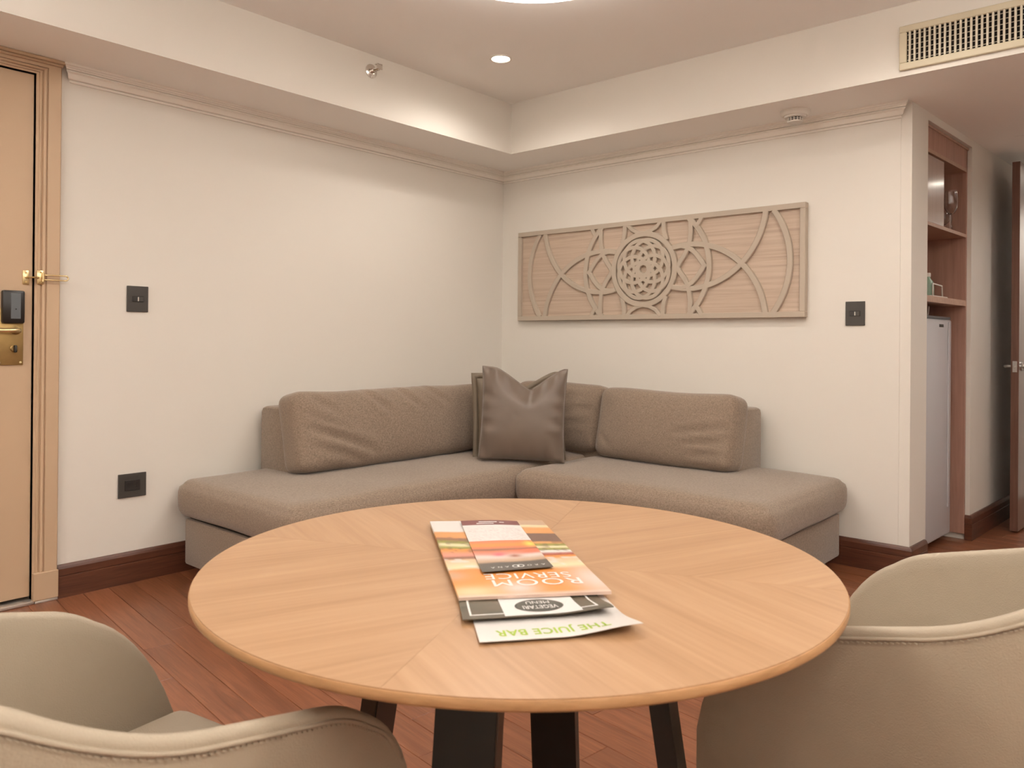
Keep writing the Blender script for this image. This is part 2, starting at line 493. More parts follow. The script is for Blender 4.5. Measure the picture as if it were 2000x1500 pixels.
def sweep(name, prof, ends, mapf, mt, kind='structure', parent=None, auto=30):
    """prof: list of (proud, height) closed; ends: functions proud,height -> run coordinate at start, end"""
    r0 = [mapf(ends[0](p, h), p, h) for p, h in prof]
    r1 = [mapf(ends[1](p, h), p, h) for p, h in prof]
    o = loft(name, [r0, r1], mt, parent, smooth=False)
    if kind: tag(o, kind=kind)
    return o
CP = [(0, 2.214), (0.008, 2.214), (0.010, 2.221), (0.005, 2.222), (0.005, 2.225), (0.016, 2.226), (0.019, 2.229), (0.020, 2.232), (0.026, 2.248), (0.036, 2.253), (0.036, 2.256), (0.029, 2.257), (0.029, 2.260), (0.038, 2.261), (0.040, 2.266), (0.045, 2.268), (0.046, 2.274), (0.052, 2.276), (0.053, 2.286), (0, 2.286)]
sweep('trim_cornice_left', CP, (lambda p, h: -2.813-0.75*p, lambda p, h: -p), lambda s, p, h: Vector((p, s, h)), M['trimw'])
sweep('trim_cornice_right', CP, (lambda p, h: p, lambda p, h: 2.583+0.9*p), lambda s, p, h: Vector((s, -p, h)), M['trimw'])
BP = [(0, 0), (0.018, 0), (0.018, 0.089), (0.0155, 0.091), (0.0155, 0.094), (0.018, 0.096), (0.018, 0.124), (0.014, 0.133), (0.009, 0.1405), (0, ZB)]
sweep('baseboard_left', BP, (lambda p, h: -2.848, lambda p, h: -p), lambda s, p, h: Vector((p, s, h)), M['base_y'])
sweep('baseboard_right', BP, (lambda p, h: p, lambda p, h: W+p), lambda s, p, h: Vector((s, -p, h)), M['base'])
sweep('baseboard_return', BP, (lambda p, h: -p, lambda p, h: NS0-0.02), lambda s, p, h: qx((s, p, h)), M['base_y'])
sweep('baseboard_passage', BP, (lambda p, h: NS1-p, lambda p, h: 2.5), lambda s, p, h: qx((s, p, h)), M['base_y'])
sweep('baseboard_reveal', BP, (lambda p, h: -0.022, lambda p, h: p), lambda s, p, h: qx((NS1-p, s, h)), M['base'])

# ------------------------------------------------------------------ entry door
door = box('door_1', (-0.058, DY0+0.004, 0.030), (-0.010, DY1-0.0035, DZ-0.004), M['doorpaint'], bevel=0.002, seg=1)
tag(door, 'tan painted entry door with brass lock at the left edge', None, kind='structure')
# casing: profile (across, proud), jamb both sides + narrower head
prof = [(0, -0.03), (0, 0.004), (0.010, 0.004), (0.012, 0.010), (0.018, 0.010), (0.020, 0.006), (0.024, 0.006), (0.026, 0.016), (0.034, 0.018), (0.036, 0.012), (0.040, 0.012), (0.042, 0.020), (0.088, 0.022), (0.092, 0.018), (0.092, 0.0)]
hs = 0.0655/0.092
rings = []
rings.append([Vector((x, DY1+a, 0.125)) for a, x in prof])
rings.append([Vector((x, DY1+a, DZ+a*hs)) for a, x in prof])
rings.append([Vector((x, DY0-a, DZ+a*hs)) for a, x in prof])
rings.append([Vector((x, DY0-a, 0.125)) for a, x in prof])
o = loft('trim_door_casing', rings, M['doorpaint'], smooth=False); tag(o, kind='structure')
boxes('plinth_block', [((-0.03, DY1, 0.012), (0.026, DY1+0.095, 0.128))], M['doorpaint'], o, bevel=0.002, seg=1)
boxes('head_moulding', [((0.0, DY0-0.10, 2.262), (0.034, DY1+0.094, 2.272)), ((0.0, DY0-0.10, 2.272), (0.046, DY1+0.100, 2.2855))], M['doorpaint'], o, bevel=0.003)
o = box('trim_threshold', (-0.10, DY0, 0.0), (0.022, DY1+0.006, 0.016), M['alu'], bevel=0.005); tag(o, kind='structure')
boxes('filler_strip', [((-0.0, DY1+0.006, 0.0), (0.024, DY1+0.094, 0.011))], M['alu'], o, bevel=0.003)
# lock set
pl = box('lock_plate', (-0.012, -3.085, 0.999), (-0.004, -2.981, 1.235), M['brass'], door, bevel=0.003)
for y in (-3.068, -2.992):
    lathe('screw', [(0, 0), (0.006, 0), (0.005, 0.002), (0, 0.0025)], (-0.004, y, 1.010), M['brassb'], pl, 12, (1, 0, 0))
rd = boxes('card_reader', [((-0.012, -3.064, 1.171), (0.016, -2.981, 1.307))], M['black'], door, bevel=0.008)
box('card_slot', (0.0155, -3.034, 1.190), (0.018, -2.998, 1.296), M['slot'], rd, bevel=0.001, seg=1)
lathe('sensor', [(0, 0), (0.003, 0), (0.003, 0.001), (0, 0.001)], (0.018, -3.016, 1.230), M['black'], rd, 12, (1, 0, 0))
lv = lathe('lever_neck', [(0, -0.006), (0.018, -0.006), (0.018, 0.004), (0.011, 0.008), (0.010, 0.042), (0, 0.044)], (-0.002, -3.010, 1.143), M['brass'], door, 20, (1, 0, 0))
tube('lever', [(0.038, -3.004, 1.143), (0.040, -3.03, 1.143), (0.040, -3.06, 1.142), (0.040, -3.09, 1.142), (0.038, -3.13, 1.142)], 0.0095, M['brassb'], lv, 12)
tk = lathe('thumb_turn_rose', [(0, -0.006), (0.015, -0.006), (0.015, 0.002), (0.012, 0.005), (0, 0.005)], (-0.002, -3.015, 1.068), M['brass'], door, 20, (1, 0, 0))
box('thumb_turn', (0.002, -3.020, 1.052), (0.020, -3.010, 1.082), M['blackleg'], tk, bevel=0.003)
# swing-bar door guard
g = thing('door_guard', (0.0, -2.95, 1.333), 'bright brass swing-bar door guard above the card reader', 'door guard')
p1 = box('door_bracket', (-0.012, -2.986, 1.334), (-0.004, -2.961, 1.394), M['brassb'], g, bevel=0.003)
for z in (1.345, 1.383): lathe('screw', [(0, 0), (0.004, 0), (0.003, 0.002), (0, 0.002)], (-0.004, -2.974, z), M['brass'], p1, 10, (1, 0, 0))
tube('ball_arm', [(-0.004, -2.974, 1.364), (0.012, -2.972, 1.364), (0.024, -2.962, 1.364), (0.027, -2.945, 1.364)], 0.0035, M['brass'], g, 8)
lathe('ball', [(0, -0.006), (0.005, -0.004), (0.007, 0), (0.005, 0.004), (0, 0.006)], (0.028, -2.940, 1.364), M['brassb'], g, 12)
p2 = box('frame_bracket', (0.012, -2.940, 1.336), (0.019, -2.912, 1.396), M['brassb'], g, bevel=0.004)
for z in (1.345, 1.387): lathe('screw', [(0, 0), (0.004, 0), (0.003, 0.002), (0, 0.002)], (0.019, -2.926, z), M['brass'], p2, 10, (1, 0, 0))
lathe('hinge_barrel', [(0, -0.018), (0.006, -0.018), (0.006, 0.018), (0, 0.018)], (0.022, -2.918, 1.366), M['brassb'], g, 14)
bar = [(0.024, -2.918, 1.356), (0.034, -2.90, 1.356), (0.040, -2.87, 1.356), (0.043, -2.845, 1.356)]
for a in range(9):
    t = -math.pi/2 + math.pi*a/8
    bar.append((0.043, -2.838+0.010*math.cos(t), 1.366+0.010*math.sin(t)))
bar += [(0.043, -2.845, 1.376), (0.040, -2.87, 1.376), (0.034, -2.90, 1.376), (0.024, -2.918, 1.376)]
tube('swing_bar', bar, 0.0032, M['brassb'], g, 8)

# ------------------------------------------------------------------ corner sofa
sofa = thing('corner_sofa', (0.5, -0.5, 0), 'taupe woven L-shaped corner sofa against both walls', 'sofa')
def cushion(name, c, half, r, parent, mt, rot=None, disp=None, seg=0.035):
    vs, ns, fs = roundbox_data(half, r, seg)
    out = []
    R = rot.to_matrix() if rot else Matrix.Identity(3)
    for p, n in zip(vs, ns):
        q = p + n*(disp(p, n) if disp else 0)
        out.append(Vector(c) + R @ q)
    return mesh(name, out, fs, mt, parent, smooth=True)
SE0, SE1 = -2.345, 2.365       # cushion ends
SEATZ, SEATB = 0.452, 0.272
def seat_disp(half):
    def f(p, n):
        d = 0
        if n.z > 0.5:
            d += 0.012*(1-(p.x/half[0])**4)*(1-(p.y/half[1])**4) - 0.004
        d += 0.0022*math.sin(9*p.x+2.1*math.sin(4*p.y))*math.sin(8*p.y+1.3)
        if n.z < 0.3 and n.z > -0.9: d += 0.010*(1-(p.z/half[2])**2)
        return d
    return f
# bases
boxes('base', [((0.055, -2.313, 0.045), (0.965, -0.03, 0.262))], M['sofa'], sofa, bevel=0.012)
boxes('base', [((0.970, -0.985, 0.045), (2.322, -0.03, 0.262))], M['sofa'], sofa, bevel=0.012)
box('shadow_gap', (0.075, -2.295, 0.258), (0.945, -0.05, 0.276), M['sofadark'], sofa)  # near-black strip paints the shade between base and cushion
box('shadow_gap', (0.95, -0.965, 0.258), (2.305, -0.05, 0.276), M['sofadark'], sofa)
for x, y in ((0.13, -2.24), (0.88, -2.24), (2.25, -0.11), (2.25, -0.90), (0.13, -0.15), (1.0, -0.95)):
    lathe('foot', [(0, 0), (0.024, 0), (0.030, 0.046), (0, 0.046)], (x, y, 0.0), M['black'], sofa, 16)
h = (0.4775, (-0.035-SE0)/2, (SEATZ-SEATB)/2)
cushion('seat_cushion', (0.035+h[0], (SE0-0.035)/2, (SEATZ+SEATB)/2), h, 0.055, sofa, M['sofa'], None, seat_disp(h), 0.05)
h = ((SE1-0.995)/2, 0.490, (SEATZ-SEATB)/2)
cushion('seat_cushion', ((SE1+0.995)/2, -0.035-h[1], (SEATZ+SEATB)/2), h, 0.055, sofa, M['sofa'], None, seat_disp(h), 0.05)
# backs: wedge prisms with rounded edges
def back(name, run0, run1, mapf):
    prof = [(0.030, 0.425), (0.345, 0.425), (0.318, 0.56), (0.288, 0.70), (0.278, 0.742), (0.262, 0.764), (0.235, 0.772), (0.07, 0.772), (0.045, 0.765), (0.032, 0.745)]
    cx = sum(p[0] for p in prof)/len(prof); cz = sum(p[1] for p in prof)/len(prof)
    rings = []
    L = run1-run0
    for s, k in ((0, 0.90), (0.004, 0.945), (0.012, 0.98), (0.022, 0.995), (0.035, 1.0)):
        rings.append([mapf(run0+s*(1 if L > 0 else -1), cx+(a-cx)*k, cz+(z-cz)*k if z > 0.43 else z) for a, z in prof])
    rings.append([mapf(run1, a, z) for a, z in prof])
    return loft(name, rings, M['sofa'], sofa, auto=30)
back('back_panel', -1.905, -0.03, lambda s, a, z: Vector((a, s, z)))
back('back_panel', 1.912, 0.30, lambda s, a, z: Vector((s, -a, z)))
# back cushions: local X = along, Y = thickness (front = -Y), Z = up
def back_cushion(c, half, creases, rz, tilt, sag=0.0, seed=0):
    from mathutils import Euler
    R = Euler((tilt, 0, 0)).to_matrix(); Rz = Matrix.Rotation(rz, 3, 'Z')
    vs, ns, fs = roundbox_data(half, 0.052, 0.022)
    out = []
    hx, hy, hz = half
    for p, n in zip(vs, ns):
        d = 0.0
        fx, fz = p.x/hx, p.z/hz
        bulge = max(0, 1-abs(fx)**3.0)*max(0, 1-abs(fz)**2.6)
        if n.y < -0.15 or n.y > 0.15:
            d += 0.040*bulge*abs(n.y)
        if n.y < 0.3:
            for a, b, wd, dp in creases: d += 1.5*crease((p.x, p.z), a, b, wd, dp)
        d += 0.0025*math.sin(13*p.x+seed)*math.sin(11*p.z+2*seed)
        q = p + n*d
        # corners pulled in a little, top edge slightly wavy
        q.z += -sag*(1-fx*fx)*smoothstep(0.2, 1, fz) + 0.004*math.sin(9*p.x+seed)*smoothstep(0.5, 1, fz)
        k = (abs(fx)**6)*(abs(fz)**6)
        q.x -= 0.012*k*math.copysign(1, p.x); q.z -= 0.012*k*math.copysign(1, p.z)
        out.append(Vector(c) + Rz @ (R @ q))
    return mesh('back_cushion', out, fs, M['sofa'], sofa, smooth=True)
# left wall cushion (image left end is local -X)
hl = (0.665, 0.085, 0.205)
back_cushion((0.335, -1.275, 0.652), hl,
             [((-0.64, 0.10), (-0.36, -0.02), 0.010, 0.012), ((-0.62, 0.02), (-0.22, -0.13), 0.018, 0.012), ((-0.60, -0.07), (-0.30, -0.17), 0.016, 0.009),
              ((-0.25, 0.19), (-0.08, 0.05), 0.015, 0.010), ((-0.02, 0.19), (0.14, 0.06), 0.015, 0.009), ((0.18, 0.19), (0.34, 0.09), 0.014, 0.008), ((-0.58, 0.17), (-0.44, 0.09), 0.013, 0.009)],
             math.pi/2, -0.20, 0.010, 1.0)
# corner cushion on the right wall
back_cushion((0.735, -0.270, 0.660), (0.335, 0.080, 0.205),
             [((0.32, 0.05), (-0.05, 0.01), 0.010, 0.013), ((0.32, -0.03), (0.0, -0.07), 0.010, 0.010), ((0.30, 0.13), (0.05, 0.10), 0.012, 0.007)],
             0.0, -0.18, 0.004, 2.2)
# right cushion
back_cushion((1.505, -0.325, 0.650), (0.430, 0.088, 0.203),
             [((0.42, 0.03), (0.12, -0.03), 0.012, 0.012), ((0.41, -0.05), (0.18, -0.08), 0.014, 0.008), ((0.40, -0.12), (0.20, -0.13), 0.013, 0.007), ((-0.40, -0.05), (-0.30, -0.14), 0.012, 0.006)],
             -0.05, -0.19, 0.008, 3.7)

# throw pillows
def pillow(name, base, wdt, hgt, thk, yaw, tilt, chop, flange, mt, label, rollz=0.0, ear=0.05):
    t = thing(name, base, label, 'pillow', None)
    t.rotation_euler = (0, 0, yaw)
    N = 44
    R = Matrix.Rotation(tilt, 3, 'X') @ Matrix.Rotation(rollz, 3, 'Y')
    def pos(u, v, side):
        su = math.copysign(abs(u)**0.9, u); sv = math.copysign(abs(v)**0.9, v)
        pin = ear
        x = wdt/2*su*(1 - pin*(1-v*v)**1.0)
        z = hgt/2*sv*(1 - pin*0.7*(1-u*u))
        prof = max(0, 1-u**2)**0.5*max(0, 1-v**2)**0.5
        th = thk/2*prof**0.85
        # folds running in from the seams
        wr = (0.006 if flange == 0 else 0.002)*math.sin(17*v+3*u+2.0*math.sin(5*v))*smoothstep(0.45, 0.95, abs(u))*(1-smoothstep(0.93, 1, abs(u)))
        wr += 0.005*math.sin(19*u+1.0)*smoothstep(0.5, 0.95, abs(v))*(1-smoothstep(0.93, 1, abs(v)))
        if chop > 0:
            g = max(0.0, 1-abs(u-0.12)/0.80)
            g = g**1.35
            k = smoothstep(-0.2, 1.0, v)
            z -= chop*g*k
            th *= (1-0.30*g*smoothstep(0.3, 1, v))
            wr -= 0.03*g**3*smoothstep(0.1, 0.8, v)*prof
            wr += 0.010*math.cos(8*(u-0.12))*smoothstep(0.2, 0.9, v)*prof
        # weight settles towards the bottom
        th *= 1 + 0.22*(-v if v < 0 else -0.35*v)
        y = -(th+wr*(1 if prof > 0.02 else 0))*side
        return Vector((x, y, z))
    vs, fs = [], []
    def g2(a): 
        return math.sin(a*math.pi/2)
    cs = [g2(-1+2*i/N) for i in range(N+1)]
    for side in (1, -1):
        b0 = len(vs)
        for j in range(N+1):
            for i in range(N+1):
                vs.append(R @ pos(cs[i], cs[j], side))
        for j in range(N):
            for i in range(N):
                a = b0+j*(N+1)+i
                q = (a, a+1, a+N+2, a+N+1)
                fs.append(q if side > 0 else q[::-1])
    zmin = min(v.z for v in vs)
    vs = [v - Vector((0, 0, zmin)) for v in vs]
    o = mesh('cover', vs, fs, mt, t, smooth=True, local=True)
    fixnormals(o)
    for pp in o.data.polygons: pp.use_smooth = True
    if flange > 0:
        ring_o, ring_i = [], []
        K = 26
        per = []
        for k in range(K): per.append((-1+2*k/K, -1))
        for k in range(K): per.append((1, -1+2*k/K))
        for k in range(K): per.append((1-2*k/K, 1))
        for k in range(K): per.append((-1, 1-2*k/K))
        V, F = [], []
        n = len(per)
        for a, (u, v) in enumerate(per):
            p = pos(u, v, 1); wob = 0.005*math.sin(a*0.31)
            d = Vector((u, 0, v)); 
            q = p + Vector((flange*(u if abs(u) > 0.999 else 0), wob, flange*(v if abs(v) > 0.999 else 0)))
            for yy, pt in ((0.004, p), (0.004, q), (-0.004, q), (-0.004, p)):
                V.append(R @ (Vector(pt) + Vector((0, yy, 0))) - Vector((0, 0, zmin)))
        for a in range(n):
            b = (a+1) % n
            for k in range(4):
                kk = (k+1) % 4
                F.append((4*a+k, 4*b+k, 4*b+kk, 4*a+kk))
        f = mesh('flange', V, F, M['flange'], t, smooth=True, local=True); fixnormals(f)
    else:
        # piped seam round the edge
        K = 22; pts = []
        for k in range(K): pts.append(pos(-1+2*k/K, -1, 1))
        for k in range(K): pts.append(pos(1, -1+2*k/K, 1))
        for k in range(K): pts.append(pos(1-2*k/K, 1, 1))
        for k in range(K): pts.append(pos(-1, 1-2*k/K, 1))
        tube('seam', [R @ p - Vector((0, 0, zmin)) for p in pts], 0.0028, mt, t, 6, closed=True, local=True)
    return t
cam_yaw = math.atan2(0.656, 0.754)   # face -Y turned towards the room centre
pillow('throw_pillow', (0.895, -0.825, 0.458), 0.470, 0.510, 0.17, cam_yaw-0.06, -0.16, 0.120, 0.0, M['satin'],
       'taupe satin pillow with a chopped top, front of the two in the sofa corner', rollz=0.03, ear=0.045)
pillow('throw_pillow', (0.745, -0.690, 0.458), 0.470, 0.450, 0.14, cam_yaw+0.08, -0.20, 0.09, 0.030, M['flange'],
       'olive taupe flanged pillow mostly hidden behind the satin pillow', rollz=-0.02, ear=0.03)

# ------------------------------------------------------------------ round table
TC = Vector((2.787, -3.074, 0)); TR = 0.5278; TZ = 0.74
table = thing('round_table', TC, 'round pale oak table with sunburst veneer and black legs', 'table')
# core disc with edge band
lathe('edge_band', [(0, 0.722), (TR-0.040, 0.722), (TR-0.004, 0.7245), (TR-0.001, 0.7265), (TR, 0.729), (TR, TZ-0.004), (TR-0.001, TZ-0.0018), (TR-0.003, TZ-0.0012), (0, TZ-0.0012)], (0, 0, 0), M['oakedge'], table, 160, local=True)
def wedge():
    n = 40; V = []; F = []
    rr = TR-0.0022
    for z in (TZ-0.0014, TZ):
        V.append((0, 0, z))
        for i in range(n+1):
            a = -math.pi/4 + math.pi/2*i/n
            e = 0.00025/rr
            a = max(-math.pi/4+e, min(math.pi/4-e, a))
            V.append((rr*math.cos(a), rr*math.sin(a), z))
    m_ = n+2
    F.append(tuple(range(m_, 2*m_)))
    for i in range(n+1): F.append((i, i+1, m_+i+1, m_+i))
    F.append((n+1, 0, m_, 2*m_-1))
    me = bpy.data.meshes.new('veneer_wedge'); me.from_pydata(V, [], F); me.update(); me.materials.append(M['oak'])
    return me
wm = wedge()
for k in range(4):
    o = bpy.data.objects.new('veneer_wedge', wm); COL.objects.link(o); o.parent = table
    o.rotation_euler = (0, 0, math.radians(-111+90*k))
for k in range(4):
    a = math.radians(-66+90*k)
    er = Vector((math.cos(a), math.sin(a), 0)); et = Vector((-math.sin(a), math.cos(a), 0))
    rings = []
    for z in (0.0, 0.25, 0.50, 0.715):
        r = 0.222 + (0.715-z)*0.150
        hw, ht = 0.046, 0.016
        rings.append([er*(r+ht*sx) + et*(hw*sy) + Vector((0, 0, z)) for sx, sy in ((-1, -1), (1, -1), (1, 1), (-1, 1))])
    lg = loft('leg', rings, M['blackleg'], table, smooth=False, local=True)
    rings = []
    for z in (0.0, 0.715):
        r = 0.222 + (0.715-z)*0.150
        hw, ht = 0.046, 0.0135
        rings.append([er*(r+ht*sx) + et*(hw*sy) + Vector((0, 0, z)) for sx, sy in ((-1, 0.9), (1, 0.9), (1, 1.06), (-1, 1.06))])
    loft('leg_edge', rings, M['legedge'], lg, smooth=False, local=True)
lathe('top_plate', [(0, 0.708), (0.25, 0.708), (0.25, 0.722), (0, 0.722)], (0, 0, 0), M['blackleg'], table, 40, local=True)

# ------------------------------------------------------------------ tub chairs
def build_chair(label):
    """local: +Y is the front; arm apexes at (+-0.315, 0), floor at z = 0"""
    t = thing('tub_chair', (0, 0, 0), label, 'chair', 'beige tub chairs at the round table')
    hw = 0.318
    # plan path of the rim centre line, from the right arm front round the back to the left arm front
    P = []
    ytip = 0.195
    straight = 0.17
    for i in range(14):
        y = ytip - (ytip+straight)*i/14; P.append((hw, y))
    n = 40; ry = 0.325
    for i in range(n+1):
        a = math.pi*i/n
        c, s = math.cos(a), math.sin(a)
        # squarish back
        x = hw*math.copysign(abs(c)**0.72, c); y = -straight - ry*abs(s)**0.80
        P.append((x, y))
    for i in range(1, 15):
        y = -straight + (ytip+straight)*i/14; P.append((-hw, y))
    # densify evenly
    L = [0]
    for a, b in zip(P, P[1:]): L.append(L[-1]+math.hypot(a[0]-b[0], a[1]-b[1]))
    tot = L[-1]; K = 110; path = []
    for k in range(K+1):
        # finer at the tips
        f = k/K; s = tot*f
        j = max(i for i in range(len(L)) if L[i] <= s+1e-9); j = min(j, len(P)-2)
        w_ = (s-L[j])/(L[j+1]-L[j]) if L[j+1] > L[j] else 0
        path.append((P[j][0]+(P[j+1][0]-P[j][0])*w_, P[j][1]+(P[j+1][1]-P[j][1])*w_, s))
    ZL = 0.29
    def rim(y, s):
        d = min(s, tot-s)            # distance from the nearest arm front
        back_ = -y                   # distance behind the apex
        z = 0.649
        z += 0.26*max(0.0, back_+0.05) + 1.25*max(0.0, back_-0.20)**2
        z -= 0.6*max(0.0, z-0.80)
        if d < 0.225:                # rounded arm front
            q = 1-d/0.225
            z = ZL + (z-ZL)*math.sqrt(max(0.0, 1-q**2.2))
        return z
    outer, inner = [], []
    NS = 16
    th = 0.024
    cols = []
    for k, (x, y, s) in enumerate(path):
        a = path[max(0, k-1)]; b = path[min(K, k+1)]
        tx, ty = b[0]-a[0], b[1]-a[1]; l = math.hypot(tx, ty); nx, ny = ty/l, -tx/l
        # make the normal point outwards
        if nx*x + ny*(y+0.15) < 0: nx, ny = -nx, -ny
        zr = rim(y, s)
        col = []
        def prof(z):
            f = max(0.0, min(1.0, (z-ZL)/(0.80-ZL)))
            return -0.070*(1-f)**1.6       # narrows towards the seat
        # outside from bottom to rim, rounded rim, inside back down
        for i in range(NS+1):
            z = ZL + (zr-0.010-ZL)*i/NS if zr-0.010 > ZL else ZL
            off = th/2 + prof(z); col.append((x+nx*off, y+ny*off, z))
        for i in range(1, 6):
            an = math.pi*i/6
            off = th/2*math.cos(an) + prof(zr); col.append((x+nx*off, y+ny*off, max(ZL, zr-0.010)+0.010*math.sin(an)))
        for i in range(NS, -1, -1):
            z = ZL + (zr-0.010-ZL)*i/NS if zr-0.010 > ZL else ZL
            off = -th/2 + prof(z); col.append((x+nx*off, y+ny*off, z))
        cols.append([Vector(c) for c in col])
    sh = loft('shell', cols, M['leather'], t, local=True)
    for p in sh.data.polygons: p.use_smooth = True
    shade_auto(sh, 50)
    # stitched seam just below the outer rim
    seam, st_v, st_f = [], [], []
    for k in range(4, K-3):
        x, y, s = path[k]
        a = path[k-1]; b = path[k+1]
        tx, ty = b[0]-a[0], b[1]-a[1]; l = math.hypot(tx, ty); nx, ny = ty/l, -tx/l
        if nx*x + ny*(y+0.15) < 0: nx, ny = -nx, -ny
        zr = rim(y, s)-0.016
        f = max(0, min(1, (zr-ZL)/(0.80-ZL)))
        off = th/2 - 0.070*(1-f)**1.6
        if zr < ZL+0.03: continue
        seam.append(Vector((x+nx*(off+0.0005), y+ny*(off+0.0005), zr)))
    tube('welt', seam, 0.0030, M['leather'], t, 8, local=True)
    acc = 0; last = None
    for a, b in zip(seam, seam[1:]):
        d = (b-a).length; m_ = max(1, int(d/0.0062))
        for q in range(m_):
            p = a.lerp(b, (q+0.5)/m_) + Vector((0, 0, -0.0055)); u = (b-a).normalized(); w2 = Vector((0, 0, 1)); o_ = u.cross(w2).normalized()
            e = 0.0022
            c8 = [p + u*(e*sx) + w2*(0.0009*sz + 0.0010*sx) + o_*(0.0016*sy) for sx in (-1, 1) for sy in (-1, 1) for sz in (-1, 1)]
            b0 = len(st_v); st_v += c8
            for fc in ((0, 1, 3, 2), (4, 6, 7, 5), (0, 4, 5, 1), (2, 3, 7, 6), (0, 2, 6, 4), (1, 5, 7, 3)): st_f.append(tuple(i+b0 for i in fc))
    sx_ = mesh('stitching', st_v, st_f, M['thread'], t, local=True); tag(sx_, kind='stuff')
    # seat pad
    vs, ns, fs = roundbox_data((0.245, 0.275, 0.045), 0.035, 0.04)
    out = []
    for p, n in zip(vs, ns):
        kx = 1 - 0.10*smoothstep(0, 1, -p.y/0.275)
        z = p.z + (0.012*(1-(p.x/0.245)**2)*(1-(p.y/0.275)**2) if n.z > 0 else 0)
        out.append(Vector((p.x*kx, p.y-0.095, z+0.415)))
    mesh('seat', out, fs, M['leather'], t, smooth=True, local=True)
    vs, ns, fs = roundbox_data((0.235, 0.255, 0.025), 0.02, 0.06)
    mesh('seat_base', [Vector((p.x, p.y-0.11, p.z+0.350)) for p in vs], fs, M['leather'], t, smooth=True, local=True)
    for sx in (-1, 1):
        for sy in (-1, 1):
            c0 = Vector((sx*0.19, -0.07+sy*0.19, 0.33)); c1 = Vector((sx*0.235, -0.07+sy*0.235, 0.0))
            rings = []
            for f in (0, 0.5, 1):
                c = c0.lerp(c1, f); r = 0.019-0.007*f
                rings.append([c + Vector((r*math.cos(2*math.pi*i/14), r*math.sin(2*math.pi*i/14), 0)) for i in range(14)])
            loft('leg', rings, M['chairleg'], t, local=True, auto=40)
    return t
def cam_xy(lat, dep):
    return Vector((CAM.x, CAM.y, 0)) + Vector((rt.x, rt.y, 0))*lat + Vector((fw.x, fw.y, 0)).normalized()*dep
def copy_tree(src, parent=None):
    c = src.copy(); COL.objects.link(c)
    if parent: c.parent = parent
    for ch in list(src.children): copy_tree(ch, c)
    return c
ch1 = build_chair('beige leather tub chair nearest the entry door side of the table')
ch2 = copy_tree(ch1)
ch2['label'] = 'beige leather tub chair on the cabinet side, tucked under the table'
def place(ch, apex_mid_latdep, axis_latdep):
    base = cam_xy(*apex_mid_latdep)
    ax = Vector((rt.x, rt.y, 0))*axis_latdep[0] + Vector((fw.x, fw.y, 0)).normalized()*axis_latdep[1]
    ch.location = base
    ch.rotation_euler = (0, 0, math.atan2(-ax.x, ax.y))
place(ch1, (-0.478, 1.147), (0.524, 0.852))
place(ch2, (0.667, 1.489), (-0.7071, 0.7071))

# ------------------------------------------------------------------ printed menus on the table
def text_mesh(name, s, size, mt, mapf, parent, extrude=0.0, space=1.0, xs=1.0, bold=0.0):
    """text mapped point by point: mapf(x, y) with x,y centred on the text"""
    cu = bpy.data.curves.new(name, 'FONT'); cu.body = s; cu.size = size; cu.align_x = 'CENTER'; cu.align_y = 'CENTER'
    cu.space_character = space; cu.resolution_u = 4; cu.fill_mode = 'FRONT'; cu.offset = bold
    o = bpy.data.objects.new(name, cu); COL.objects.link(o)
    dg = bpy.context.evaluated_depsgraph_get(); dg.update()
    me = bpy.data.meshes.new_from_object(o.evaluated_get(dg))
    bpy.data.objects.remove(o, do_unlink=True); bpy.data.curves.remove(cu)
    bm = bmesh.new(); bm.from_mesh(me)
    # subdivide a little so letters follow the curl of the sheet
    for v in bm.verts: v.co = mapf(v.co.x*xs, v.co.y)
    bm.to_mesh(me); bm.free(); me.materials.clear(); me.materials.append(mt)
    o = bpy.data.objects.new(name, me); COL.objects.link(o); attach(o, parent)
    return o

